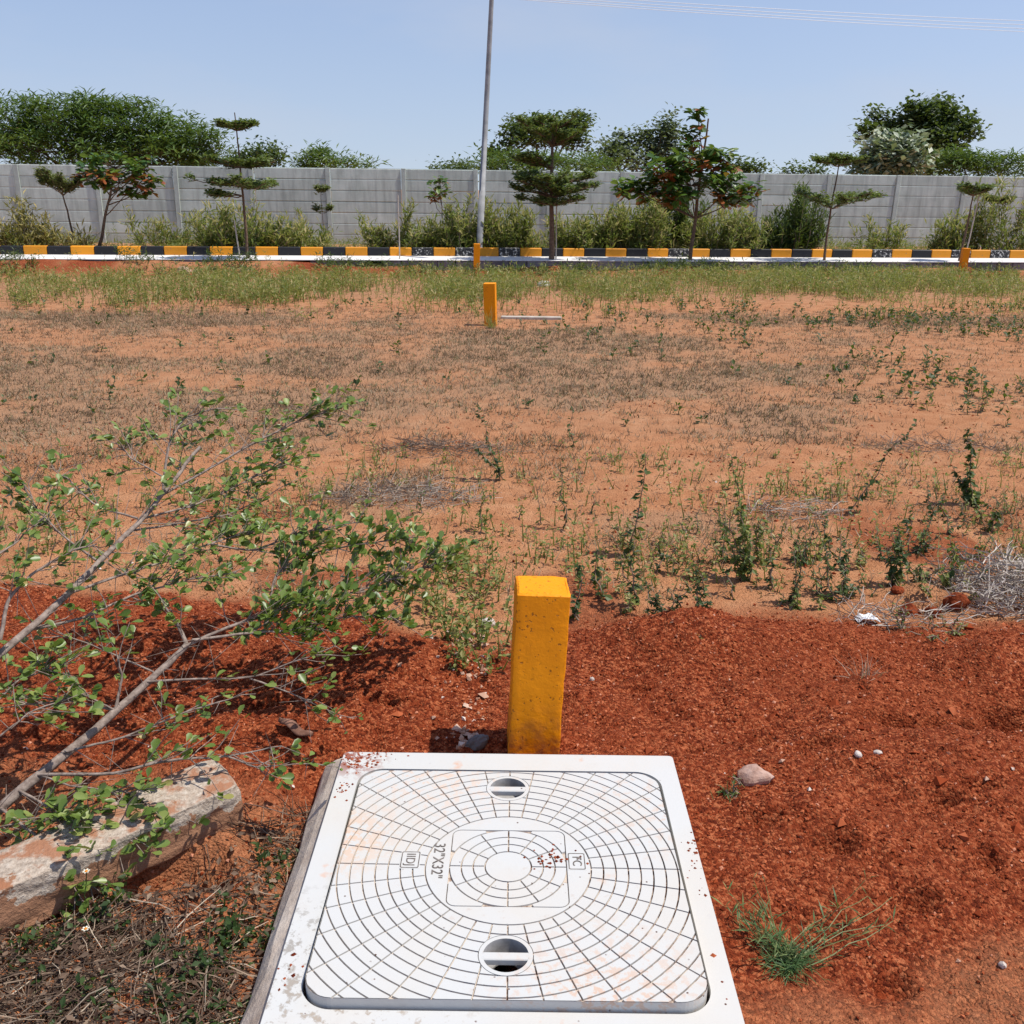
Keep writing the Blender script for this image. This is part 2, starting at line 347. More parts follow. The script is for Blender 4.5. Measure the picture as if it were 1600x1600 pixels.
red = np.maximum(red, np.clip(sstep(20.3, 21.2, gd) * (1 - sstep(D_EDGE, D_EDGE + .1, gd)) * (.25 + .75 * sstep(.38, .55, fbm(gx, gy, 1.0, 3, 43))), 0, 1))
red = np.maximum(red, .75 * sstep(.60, .68, fbm(gx, gy, .8, 3, 44)) * (1 - sstep(4.4, 5.4, gy)))
b = Buf(); nx, ny = len(xs), len(ys)
i = (np.arange(ny - 1)[:, None] * nx + np.arange(nx - 1)[None]).ravel()
b.add(np.stack([gx, gy, GZ], 1), np.stack([i, i + 1, i + nx + 1, i + nx], 1))
ground = b.build('ground', M_soil, None, True)
for nm, arr in (('red', red), ('dry', dry)):
    a = ground.data.attributes.new(nm, 'FLOAT', 'POINT'); a.data.foreach_set('value', arr.astype(np.float32))
tag(ground, kind='structure')
def red_at(x, y): return 1 - sstep(-.10, .14, y - red_edge(x) - (fbm(x, y, .5, 3, 21) - .5) * .35)

# ------------------------------------------------------------------ road strip, kerbs
def strip(name, s0, s1, d0, d1, z0, z1, mat, n=60):
    b = Buf(); s = np.linspace(s0, s1, n + 1)
    p = lambda d, z: np.array([[*sd(a, d), z] for a in s])
    v = np.concatenate([p(d0, z0), p(d0, z1), p(d1, z1), p(d1, z0)]); m = n + 1; i = np.arange(n); q = []
    for k in range(3): q.append(np.stack([k * m + i, k * m + i + 1, (k + 1) * m + i + 1, (k + 1) * m + i], 1))
    b.add(v, np.concatenate(q)); return b.build(name, mat)
tag(strip('road', -60, 60, D_EDGE - .012, D_KERB, Z_ROAD - .012, Z_ROAD, M_road), kind='structure')
def stone_mesh(L, Wd, Hh, mat, bev, seed):
    b = Buf(); box(b, (0, 0, Hh / 2), (L, Wd, Hh), 0, .5, bev, 0.0015); return b.mesh('kerb_stone', mat)
kerb = empty('kerb', (*sd(0, D_KERB), 0)); tag(kerb, 'kerb of alternating yellow and black painted stones along far road edge', 'kerb', kind='structure')
LK = .515; my = [stone_mesh(LK - .008, .16, .30, M_yel, .014, i) for i in range(3)]; mb = [stone_mesh(LK - .008, .16, .30, m_, .014, i) for i, m_ in enumerate((M_blk, M_blk, M_blkworn))]
s_first = float(np.dot(at_d(103 / 2.963, 383, D_KERB)[:2], U)) + LK / 2      # first yellow stone in view
for k in range(-14, 78):
    s = s_first + k * LK; yel = (k % 2 == 0)
    me = random.choice(my) if yel else (mb[0] if s < 0 else random.choice(mb))
    o = bpy.data.objects.new('kerb_stone', me); o.location = (*sd(s, .08) , Z_ROAD - .11 + random.uniform(-.004, .004)); o.rotation_euler = (random.uniform(-.01, .01), 0, TH + random.uniform(-.008, .008))
    link(o, kerb)
edge = empty('road_edging', (*sd(0, D_EDGE), 0)); tag(edge, 'unpainted grey concrete block edging on near side of road', 'edging', kind='structure')
gm = [stone_mesh(L - .012, .15, .30, M_grey, .012, 0) for L in (.40, .40, .40)]
for k in range(-32, 45):
    s = k * .40
    if -3.2 < s < -.4 and random.random() < .55: continue     # broken stretch left of the post
    o = bpy.data.objects.new('edging_block', random.choice(gm)); tilt = random.uniform(-.05, .05) if s < 1 else random.uniform(-.012, .012)
    o.location = (*sd(s, .075 + random.uniform(-.012, .012)), Z_ROAD - .30 - .014 - random.uniform(0, .012)); o.rotation_euler = (tilt * .6, tilt, TH + random.uniform(-.02, .02)); link(o, edge)

# ------------------------------------------------------------------ precast wall
wall = empty('precast_wall', (*sd(0, D_WALL), 0)); tag(wall, 'grey precast concrete compound wall of stacked horizontal panels between posts', 'wall')
SP = 2.1; b = Buf(); box(b, (0, .02, 1.06), (.13, .15, 2.20), 0, .5, .008); post_me = b.mesh('wall_post', M_wallpost)
pan = []
for k in range(4):
    b = Buf(); box(b, (0, 0, .149), (SP - .13, .045, .274), 0, .5, .008, .0006); box(b, (0, .009, .149), (SP - .132, .012, .3), 0, .5); pan.append(b.mesh('wall_panel', M_wallp))
s0 = float(np.dot(at_d(30, 300, D_WALL)[:2], U))
for k in range(-4, 20):
    s = s0 + k * SP
    o = bpy.data.objects.new('wall_post', post_me); o.location = (*sd(s, 0), random.uniform(-.02, .01)); o.rotation_euler = (random.uniform(-.008, .008), random.uniform(-.02, .02), TH); link(o, wall)
    for r_ in range(8):
        o = bpy.data.objects.new('wall_panel', random.choice(pan)); o.location = (*sd(s + SP / 2, .01 + random.uniform(-.0015, .0015)), -.25 + r_ * .3005)
        o.rotation_euler = (random.uniform(-.0015, .0015), random.uniform(-.003, .003), TH + (math.pi if random.random() < .5 else 0)); link(o, wall)

# ------------------------------------------------------------------ manhole cover
def rrect(hx, hy, r, n=10, cx=0, cy=0):
    P = []
    for k, (sx, sy) in enumerate(((1, 1), (-1, 1), (-1, -1), (1, -1))):
        for a in np.linspace(0, math.pi / 2, n + 1):
            P.append([cx + sx * (hx - r) + r * math.cos(a + k * math.pi / 2), cy + sy * (hy - r) + r * math.sin(a + k * math.pi / 2)])
    return np.array(P)
def circ(r, n=40, cx=0, cy=0):
    a = np.linspace(0, 2 * math.pi, n, endpoint=False); return np.stack([cx + r * np.cos(a), cy + r * np.sin(a)], 1)
def fill(buf, loops, z, depth=None, rnd=.5):
    """flat region bounded by loops (first outer, others holes) at height z, with walls going down by depth"""
    bm = bmesh.new(); es = []
    for L in loops:
        vv = [bm.verts.new((p[0], p[1], z)) for p in L]
        for a, c in zip(vv, vv[1:] + vv[:1]): es.append(bm.edges.new((a, c)))
    bmesh.ops.triangle_fill(bm, use_beauty=True, edges=es, normal=(0, 0, 1)); bm.verts.index_update()
    V = np.array([v.co[:] for v in bm.verts]); Fc = np.array([[v.index for v in f.verts] for f in bm.faces])
    nrm = np.cross(V[Fc[:, 1]] - V[Fc[:, 0]], V[Fc[:, 2]] - V[Fc[:, 0]])[:, 2]; Fc[nrm < 0] = Fc[nrm < 0][:, ::-1]
    bm.free(); buf.add(V, Fc, rnd)
    if depth:
        for L in loops:
            n = len(L); v = np.concatenate([np.c_[L, np.full(n, z)], np.c_[L, np.full(n, z - depth)]]); i = np.arange(n); j = (i + 1) % n
            buf.add(v, np.stack([i, i + n, j + n, j], 1), rnd)
def clip(poly, conv):
    """Sutherland-Hodgman against a convex counter-clockwise polygon"""
    out = [np.array(p) for p in poly]; n = len(conv)
    for k in range(n):
        a, b2 = conv[k], conv[(k + 1) % n]; e = b2 - a; inp, out = out, []
        if not inp: return []
        side = lambda p: e[0] * (p[1] - a[1]) - e[1] * (p[0] - a[0])
        for q, p in zip(inp[-1:] + inp[:-1], inp):
            sp, sq = side(p), side(q)
            if sp >= 0:
                if sq < 0: out.append(q + (p - q) * (sq / (sq - sp)))
                out.append(p)
            elif sq >= 0: out.append(q + (p - q) * (sq / (sq - sp)))
    return out
def white_grp(name, dirt=1.0, smear=None):
    m, t, p = nodes(name); setp(p, .55, .3)
    tc = t.nodes.new('ShaderNodeTexCoord').outputs['Object']
    base = mixc(t, ramp(t, noise_n(t, 3.5, 4, .6, tc), [(.42, 0.0), (.68, .5)]), (.535, .535, .515), (.55, .50, .425))
    base = mixc(t, ramp(t, noise_n(t, 14, 5, .65, tc), [(.58, 0.0), (.72, .35 * dirt)]), base, (.5, .48, .45))
    # light cement-grey blotches and reddish smears
    base = mixc(t, ramp(t, noise_n(t, 6.3, 4, .7, tc), [(.66, 0.0), (.74, .6 * dirt)]), base, (.58, .36, .25))
    vo = t.nodes.new('ShaderNodeTexVoronoi'); vo.inputs['Scale'].default_value = 34; vo.inputs['Randomness'].default_value = 1; t.links.new(tc, vo.inputs['Vector'])
    sp = ramp(t, vo.outputs['Distance'], [(.07, 1.0), (.10, 0.0)])
    gate = ramp(t, noise_n(t, 9, 3, .6, tc), [(.52, 0.0), (.56, 1.0)])
    spk = mixc(t, 1.0, sp, gate, 'MULTIPLY')
    base = mixc(t, spk, base, (.09, .035, .022))
    for (cx, cy, rad, col, lo) in (smear or []):
        vd = t.nodes.new('ShaderNodeVectorMath'); vd.operation = 'DISTANCE'; t.links.new(tc, vd.inputs[0]); vd.inputs[1].default_value = (cx, cy, .1)
        fall = ramp(t, vd.outputs['Value'], [(rad * .3, 1.0), (rad, 0.0)]); nn_ = ramp(t, noise_n(t, 38, 5, .7, tc), [(lo, 0.0), (lo + .08, .9)])
        base = mixc(t, mixc(t, 1.0, fall, nn_, 'MULTIPLY'), base, col)
    t.links.new(base, p.inputs['Base Color']); bump(t, p, noise_n(t, 60, 4, .6, tc), .12, .003); return m
M_white = white_grp('white_moulded_plastic', .7, [(-.42, .1, .20, (.62, .38, .22), .45), (.2, -.42, .3, (.56, .38, .27), .50), (.38, .25, .3, (.55, .44, .36), .52), (0, -.15, .5, (.5, .45, .4), .6), (-.2, .38, .3, (.60, .46, .36), .5), (.14, 0, .10, (.30, .09, .05), .60)])
M_recess = plain('shaded_recess', (.20, .19, .18), (.42, .41, .40), 30, .8, .2, 60, .003); M_white2 = white_grp('white_painted_frame', 1.5, [(-.44, .46, .11, (.24, .055, .025), .46), (-.46, -.30, .28, (.30, .28, .25), .52), (-.3, -.47, .3, (.36, .30, .24), .54), (.46, -.1, .35, (.14, .07, .05), .66)])  # recess material: shade inside the finger recesses painted in as darker grey
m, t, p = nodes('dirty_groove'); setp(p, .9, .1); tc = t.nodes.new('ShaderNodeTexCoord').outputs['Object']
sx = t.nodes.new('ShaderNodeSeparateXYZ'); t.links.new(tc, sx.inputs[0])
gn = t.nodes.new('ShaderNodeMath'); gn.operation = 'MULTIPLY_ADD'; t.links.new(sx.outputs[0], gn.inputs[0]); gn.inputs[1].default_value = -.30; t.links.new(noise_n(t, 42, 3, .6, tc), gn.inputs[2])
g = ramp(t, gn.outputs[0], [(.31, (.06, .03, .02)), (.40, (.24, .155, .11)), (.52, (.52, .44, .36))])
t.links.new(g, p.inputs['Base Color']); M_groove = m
M_ink = plain('dirt_filled_lettering', (.05, .04, .035), (.22, .19, .17), 60, .9, 0)
M_plinth = plain('plinth_concrete', (.44, .34, .26), (.70, .60, .50), 9, .95, .5, 50, .01)
HALF, GAP = .4064, .007; ZF = .10                        # frame top at ZF
man = empty('manhole_cover', (MC[0], MC[1], 0), R(-.18)); tag(man, 'white square manhole cover with ribbed ring pattern in a white frame', 'manhole cover')
# frame
fc = [at_z(538, 1173, ZF), at_z(1050, 1183, ZF)]
FXL, FXR, FY = fc[0][0] - MC[0], fc[1][0] - MC[0], (fc[0][1] + fc[1][1]) / 2 - MC[1]
b = Buf(); outer = rrect((FXR - FXL) / 2, FY, .012, 4, (FXR + FXL) / 2, 0)
fill(b, [outer, rrect(HALF + GAP, HALF + GAP, .068, 12)], ZF, .05)
frame = b.build('frame', M_white2, man)
b = Buf()                                                   # rough plinth under the frame
o1 = rrect((FXR - FXL) / 2 - .002, FY - .002, .015, 4, (FXR + FXL) / 2, 0)
def wob(L, k): return L + np.stack([(fbm(L[:, 0], L[:, 1], .12, 2, 51 + k) - .5) * .02, (fbm(L[:, 0], L[:, 1], .12, 2, 61 + k) - .5) * .02], 1)
def dens(L, n=10):
    return np.concatenate([L[i] + (L[(i + 1) % len(L)] - L[i]) * np.linspace(0, 1, n, endpoint=False)[:, None] for i in range(len(L))])
o1 = dens(o1, 8); cen = np.array([(FXR + FXL) / 2, 0]); levels = [(0.0, ZF - .012), (.016, .055), (.030, .01), (.05, -.12)]
rings = []
for k, (ofs, z) in enumerate(levels):
    L = o1 + np.sign(o1 - cen) * ofs * np.where(o1[:, :1] < cen[0], 2.3, .75); L = wob(L, k) if k else L; rings.append(np.c_[L, np.full(len(L), z)])
n = len(o1); V = np.concatenate(rings); i = np.arange(n); j = (i + 1) % n
b.add(V, np.concatenate([np.stack([k * n + i, (k + 1) * n + i, (k + 1) * n + j, k * n + j], 1) for k in range(len(levels) - 1)]))
inn = rrect(HALF + GAP + .004, HALF + GAP + .004, .07, 12); fill(b, [o1, inn], ZF - .012, .15)
b.build('plinth', M_plinth, man)
# lid: base plate with raised cells between grooves, tilted so that its near edge stands proud of the frame
lid = empty('lid', (0, 0, 0)); lid.parent = man; lid.rotation_euler = (math.atan2(-.020, 2 * HALF), 0, 0); lid.location = (0, 0, ZF + .011)
TK, GD, g = .036, .005, .0019; square = rrect(HALF, HALF, .062, 12); HC = []
for py in (1228, 1497):
    q = at_z(793 if py < 1300 else 791, py, ZF + .01); HC.append(np.array([q[0] - MC[0], q[1] - MC[1]]))
HR = .048
b = Buf(); fill(b, [square] + [circ(HR, 40, *h) for h in HC], -GD, None)
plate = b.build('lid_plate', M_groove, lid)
b = Buf()
Ls = square; nq = len(Ls); v = np.concatenate([np.c_[Ls, np.full(nq, 0.0)], np.c_[Ls, np.full(nq, -TK)]]); i = np.arange(nq); j = (i + 1) % nq
b.add(v, np.stack([i, i + nq, j + nq, j], 1))
b.build('lid_rim', M_white, lid)
b = Buf(); sq_in = rrect(HALF - .002, HALF - .002, .06, 8)
def cell(r0, r1, a0, a1, bound):
    n = max(2, int((a1 - a0) / R(3)))
    A = lambda r: np.linspace(a0 + g / r, a1 - g / r, n + 1)
    P = [(r * math.cos(a), r * math.sin(a)) for r, seq in ((r1 - g, A(r1)), (r0 + g, A(r0)[::-1])) for a in seq]
    P = clip(P, bound)
    if len(P) < 3: return
    P = np.array(P); P = P[np.hypot(*(P - np.roll(P, 1, 0)).T) > 2e-4]
    if len(P) < 3: return
    if min(np.hypot(*(P - h).T).min() for h in HC) < HR + .04: P = dens(P, 6)
    for h in HC:
        d = P - h; r = np.hypot(d[:, 0], d[:, 1]); HK = HR + .0105
        if (r < HK).mean() > .9: return
        k = r < HK; P[k] = h + d[k] / r[k, None] * HK
    P = P[np.hypot(*(P - np.roll(P, 1, 0)).T) > 2e-4]
    if len(P) < 3: return
    ar = .5 * np.sum(P[:, 0] * np.roll(P[:, 1], -1) - P[:, 1] * np.roll(P[:, 0], -1))
    if abs(ar) < 2e-5: return
    fill(b, [P if ar > 0 else P[::-1]], 0.0, GD)
RR = [.055, .083, .111, .139]; SQ = .139
fill(b, [circ(RR[0] - g, 36)], 0, GD)
inner_sq = rrect(SQ - g, SQ - g, .02, 6)
for r0, r1 in zip(RR, RR[1:]):
    for k in range(12): cell(r0, r1, R(30 * k), R(30 * k + 30), inner_sq)
# corners of the small square outside the last ring
for k in range(4):
    q = [p for p in dens(inner_sq, 8) if math.hypot(*p) > RR[3] + g * 1.5 and k * math.pi / 2 <= math.atan2(p[1], p[0]) % (2 * math.pi) < (k + 1) * math.pi / 2]
    q = sorted(q, key=lambda p: math.atan2(p[1], p[0]) % (2 * math.pi)); a0, a1 = [math.atan2(p[1], p[0]) for p in (q[0], q[-1])]
    if a1 < a0: a1 += 2 * math.pi
    arc = [((RR[3] + g) * math.cos(a), (RR[3] + g) * math.sin(a)) for a in np.linspace(a1, a0, 12)]
    fill(b, [np.array(list(q) + arc)], 0, GD)
R0 = .196; fill(b, [circ(R0 - g, 72), rrect(SQ + .0006, SQ + .0006, .022, 6)], 0, GD)
rings_r = [R0 + .0292 * k for k in range(14)]
lines = sorted([10 * k + random.uniform(-.6, .6) for k in range(36)])
for r0, r1 in zip(rings_r, rings_r[1:]):
    for k in range(36):
        a0 = R(lines[k]); a1 = R(lines[(k + 1) % 36] + (360 if k == 35 else 0)); cell(r0, r1, a0, a1, sq_in)
for h in HC: fill(b, [circ(HR + .009, 40, *h), circ(HR, 40, *h)], .0, GD)
b.build('tread_pattern', M_white, lid)
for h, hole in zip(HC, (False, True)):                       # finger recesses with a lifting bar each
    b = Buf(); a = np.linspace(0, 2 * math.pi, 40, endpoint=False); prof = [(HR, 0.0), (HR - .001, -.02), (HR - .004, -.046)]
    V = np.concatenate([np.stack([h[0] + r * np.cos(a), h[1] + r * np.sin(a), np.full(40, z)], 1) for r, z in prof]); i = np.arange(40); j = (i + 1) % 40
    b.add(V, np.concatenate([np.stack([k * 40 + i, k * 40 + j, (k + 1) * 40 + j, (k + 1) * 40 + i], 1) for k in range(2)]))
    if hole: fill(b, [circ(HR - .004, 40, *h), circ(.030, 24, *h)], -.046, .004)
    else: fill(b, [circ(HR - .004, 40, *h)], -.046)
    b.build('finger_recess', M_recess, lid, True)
    b = Buf(); box(b, (h[0], h[1] - .002, -.008), (2 * HR + .004, .022, .016), 0, .5, .002); b.build('lifting_bar', M_white, lid)
def text_mesh(name, s, size, loc, rz, parent):
    cu = bpy.data.curves.new(name, 'FONT'); cu.body = s; cu.size = size; cu.align_x = 'CENTER'; cu.align_y = 'CENTER'; cu.extrude = .0006; cu.space_character = 1.02
    tmp = bpy.data.objects.new(name, cu); me = bpy.data.meshes.new_from_object(tmp); bpy.data.objects.remove(tmp); me.materials.append(M_ink)
    o = bpy.data.objects.new(name, me); o.location = loc; o.rotation_euler = (0, 0, rz); return link(o, parent)
def outline(name, hx, hy, w, loc, parent):
    b = Buf(); fill(b, [rrect(hx, hy, .004, 4), rrect(hx - w, hy - w, .003, 4)], .0007, .001); o = b.build(name, M_ink, parent); o.location = loc; return o
def lp(px, py): q = at_z(px, py, ZF + .01); return (q[0] - MC[0], q[1] - MC[1])
q = lp(684, 1345); text_mesh('lettering', '32"X32"', .038, (q[0], q[1], .0006), R(-90), lid)
for (px, py, tx, hx, hy) in ((641, 1344, 'IIDJ', .022, .030), (901, 1346, 'FC', .020, .030)):
    q = lp(px, py)
    b = Buf(); box(b, (q[0], q[1], -.0008), (2 * hx + .004, 2 * hy + .004, .0024)); b.build('nameplate', M_white, lid)
    outline('nameplate_border', hx, hy, .0022, (q[0], q[1], .0002), lid); text_mesh('lettering', tx, .031, (q[0], q[1], .0008), R(-90), lid)
b = Buf()                                                    # dark chamber below the lid
Lc = rrect(HALF + .01, HALF + .01, .07, 8); fill(b, [Lc], -.16); b.build('chamber_floor', M_clod, man)
# red soil spilt on a corner of the frame
b = Buf()
for (px, py, n, sx_, sy_) in ((560, 1190, 90, 14, 8), (535, 1232, 20, 8, 6), (600, 1180, 16, 22, 4), (455, 1500, 14, 14, 40), (1140, 1440, 16, 10, 60), (860, 1345, 36, 18, 10), (1085, 1330, 40, 8, 40)):
    for k in range(n):
        q = at_z(px + rng.normal(0, sx_), py + rng.normal(0, sy_), ZF)
        s = abs(rng.normal(.0028, .0012)) + .001; x, y = q[0] - MC[0], q[1] - MC[1]
        inl = abs(x) < HALF and abs(y) < HALF; z = (ZF + .0115 - y * .0246) if inl else ZF
        if not inl and (x < FXL or x > FXR or y > FY): continue
        if abs(abs(x) - HALF - GAP / 2) < GAP / 2 + s or abs(abs(y) - HALF - GAP / 2) < GAP / 2 + s: continue
        v = np.array([[1, 0, 0], [0, 1, 0], [-1, 0, 0], [0, -1, 0], [0, 0, .7], [0, 0, -.4]]) * s * rng.uniform(.6, 1.3, (6, 1)) + [x, y, z]
        b.add(v, np.array([[0, 1, 4], [1, 2, 4], [2, 3, 4], [3, 0, 4], [1, 0, 5], [2, 1, 5], [3, 2, 5], [0, 3, 5]]), rng.random() * .7)
o = b.build('spilt_soil', M_clod); o.location = (MC[0], MC[1], 0); tag(o, 'red soil crumbs lying on the white manhole cover and its frame', 'soil', kind='stuff')

# ------------------------------------------------------------------ yellow marker posts
m, t, p = nodes('yellow_post_paint'); setp(p, .6, .2); tc = t.nodes.new('ShaderNodeTexCoord').outputs['Object']
nn = noise_n(t, 26, 5, .7, tc); base = mixc(t, ramp(t, noise_n(t, 5, 3, .5, tc), [(.3, 0.0), (.7, .5)]), (.88, .30, .002), (.80, .245, .002))
vo = t.nodes.new('ShaderNodeTexVoronoi'); vo.inputs['Scale'].default_value = 42; t.links.new(tc, vo.inputs['Vector'])
pit = mixc(t, 1.0, ramp(t, noise_n(t, 75, 2, .6, tc), [(.63, 0.0), (.68, .7)]), ramp(t, noise_n(t, 11, 4, .7, tc), [(.44, 0.0), (.52, 1.0)]), 'MULTIPLY')
base = mixc(t, pit, base, (.17, .055, .012))
szp = t.nodes.new('ShaderNodeSeparateXYZ'); t.links.new(tc, szp.inputs[0]); lowm = ramp(t, szp.outputs[2], [(.03, .85), (.20, 0.0)]); base = mixc(t, mixc(t, 1.0, lowm, ramp(t, noise_n(t, 18, 5, .7, tc), [(.42, 0.0), (.62, 1.0)]), 'MULTIPLY'), base, (.33, .10, .03))
t.links.new(base, p.inputs['Base Color'])
inv = t.nodes.new('ShaderNodeMath'); inv.operation = 'MULTIPLY_ADD'; t.links.new(pit, inv.inputs[0]); inv.inputs[1].default_value = -1.2; t.links.new(nn, inv.inputs[2])
bump(t, p, inv.outputs[0], .6, .006); M_post = m
def marker(top_pts, base_y, wdt, label, Yd, lean, twist, h=None, group='yellow concrete marker posts', hi=False):
    """post whose top-front edge is seen at top_pts, standing Yd metres away"""
    a = at_y(*top_pts, Yd); z0 = float(gz(a[0], Yd)); H = a[2] - z0
    n = 14 if hi else 3; k = 8 if hi else 2; bev = .004
    b = Buf(); prof = []
    for i_ in range(n + 1):
        f = i_ / n; z = -.12 + (H + .12) * f; hw = wdt / 2
        L = rrect(hw, hw, bev, 2); L = dens(L, k) if hi else L
        if hi: L = L + (np.stack([fbm(L[:, 0] + L[:, 1] * 3, L[:, 0] * 0 + z, .07, 3, 71), fbm(L[:, 1] + L[:, 0] * 3, L[:, 0] * 0 + z, .07, 3, 72)], 1) - .5) * .009
        prof.append(np.c_[L, np.full(len(L), z)])
    top = prof[-1].copy(); top[:, :2] *= (1 - .006 / (wdt / 2)); prof[-1][:, 2] -= .005
    if hi: top[:, 2] += (fbm(top[:, 0], top[:, 1], .04, 2, 73) - .5) * .006
    prof.append(top); m_ = len(prof[0]); V = np.concatenate(prof); i = np.arange(m_); j = (i + 1) % m_
    b.add(V, np.concatenate([np.stack([q * m_ + i, q * m_ + j, (q + 1) * m_ + j, (q + 1) * m_ + i], 1) for q in range(len(prof) - 1)]))
    b.add(top, np.arange(m_))
    o = b.build('marker_post', M_post, None, hi); o.location = (a[0] - math.sin(lean) * H, Yd + wdt / 2, z0); o.rotation_euler = (R(-1.0) if hi else 0, lean, twist)
    if hi:
        o.data.set_sharp_from_angle(angle=R(32))
    return tag(o, label, 'post', group)
marker((849, 932), 1175, .152, 'large yellow concrete post right behind the white manhole cover', 2.50, R(2.2), R(1.5), hi=True)
marker((765, 443), 510, .145, 'yellow concrete post standing among weeds in the middle of the field', at_z(766, 512)[1], R(-1.5), R(-6))
marker((745, 381), 424, .14, 'yellow concrete post in front of the broken road edging near the lamp pole', at_z(744, 426, Z_LOW)[1], R(1.0), R(3))
marker((1512, 388), 412, .15, 'yellow concrete post near the road at the far right', at_d(1512, 400, D_EDGE - .5)[1], R(1.0), R(-4))

# ------------------------------------------------------------------ lamp pole, wires
P0 = at_d(748, 385, D_KERB + .35); P1 = at_d(771, -60, D_KERB + .35); P0[2] = 0.0
pole = empty('lamp_pole', P0); dv = P1 - P0
b = Buf(); T_ = np.array([0, .25, .25001, .6, 1.0]); tube(b, np.array([dv * f for f in T_]), [.082, .078, .070, .060, .048], 14); b.build('pole_shaft', M_pole, pole, True)
b = Buf(); tube(b, np.array([dv * .972, dv * .985 + [.25, -.2, .12], dv * .995 + [.7, -.6, .25], dv * 1.0 + [1.2, -1.0, .3]]), .024, 8); b.build('lamp_arm', M_pole, pole, True)
b = Buf(); box(b, dv * 1.0 + [1.45, -1.2, .29], (.6, .2, .09), R(-40), .5, .02); b.build('lamp_head', M_pole, pole)
b = Buf(); box(b, (0, 0, .08), (.34, .34, .22), .1, .5, .02); b.build('footing', M_grey, pole)
tag(pole, 'tall leaning grey steel lamp pole behind the painted kerb', 'lamp pole')
m, t, p = nodes('bright_wire'); setp(p, .3, .5); p.inputs['Base Color'].default_value = (.62, .64, .66, 1); M_wire = m
for k, (ya, yb, lab) in enumerate(((-8, 32, 'highest overhead wire crossing the sky at upper right'), (-3, 38, 'second overhead wire from the top crossing the sky'), (1, 44, 'third overhead wire from the top crossing the sky'), (4, 49, 'lowest overhead wire crossing the sky at upper right'))):
    a, c = at_y(880, ya, 52 + k * .7), at_y(1600, yb, 58 + k * .7); d = c - a; pts = [a + d * f + np.array([0, 0, -1.0 * (1 - ((f - .5) / 1.7) ** 2) + .9]) for f in np.linspace(-1.1, 2.1, 30)]
    b = Buf(); tube(b, pts, .012, 4); tag(b.build('overhead_wire', M_wire), lab, 'wire', 'overhead wires')

# ------------------------------------------------------------------ foliage materials
M_tier = leafmat('tiered_leaf', [(0, (.045, .08, .02)), (.5, (.105, .155, .04)), (1, (.24, .27, .09))])
M_tier_ol = leafmat('olive_tiered_leaf', [(0, (.07, .09, .03)), (.5, (.13, .15, .05)), (1, (.22, .22, .09))])
M_almond = leafmat('almond_leaf', [(0, (.035, .085, .016)), (.6, (.075, .16, .026)), (.84, (.16, .24, .05)), (.9, (.26, .06, .02)), (1, (.36, .11, .04))], .3, .4, .5)
M_acacia = leafmat('feathery_leaf', [(0, (.035, .075, .014)), (.5, (.07, .135, .024)), (1, (.14, .21, .05))])
M_dark = leafmat('dark_leaf', [(0, (.022, .045, .016)), (.6, (.045, .08, .026)), (1, (.10, .14, .05))])
M_pale = leafmat('pale_grey_leaf', [(0, (.05, .09, .04)), (.45, (.20, .26, .14)), (1, (.58, .60, .47))], .2)
M_greyleaf = leafmat('grey_green_leaf', [(0, (.06, .08, .05)), (.5, (.10, .13, .075)), (1, (.20, .23, .14))])
M_weed = leafmat('weed_leaf', [(0, (.055, .10, .022)), (.45, (.15, .195, .045)), (.8, (.31, .30, .09)), (1, (.50, .41, .19))], .42)
M_weedy = leafmat('yellow_weed_leaf', [(0, (.16, .15, .04)), (.6, (.30, .26, .08)), (1, (.45, .36, .14))])
M_herb = leafmat('herb_leaf', [(0, (.022, .045, .012)), (.5, (.045, .085, .02)), (1, (.12, .16, .045))])
M_sap = leafmat('sapling_leaf', [(0, (.07, .13, .022)), (.45, (.15, .225, .045)), (.85, (.28, .34, .09)), (1, (.40, .32, .10))], .32, .38, .5)
M_straw = leafmat('dry_straw', [(0, (.17, .12, .09)), (.5, (.33, .25, .185)), (.85, (.50, .40, .29)), (1, (.15, .16, .07))], .1, .8, .1)
M_drytwig = leafmat('dry_brush', [(0, (.12, .09, .07)), (.5, (.29, .235, .185)), (1, (.52, .46, .40))], 0, .9, .1)
M_litter = leafmat('dark_litter', [(0, (.06, .035, .024)), (.5, (.17, .115, .08)), (.85, (.36, .27, .19)), (1, (.5, .42, .32))], .05, .9, .1)
M_stubble = leafmat('grey_stubble', [(0, (.10, .066, .045)), (.5, (.22, .148, .098)), (.85, (.40, .30, .20)), (1, (.14, .16, .07))], .1, .9, .1)
M_grass = leafmat('grass_blade', [(0, (.04, .09, .028)), (.5, (.08, .15, .05)), (1, (.25, .28, .10))])

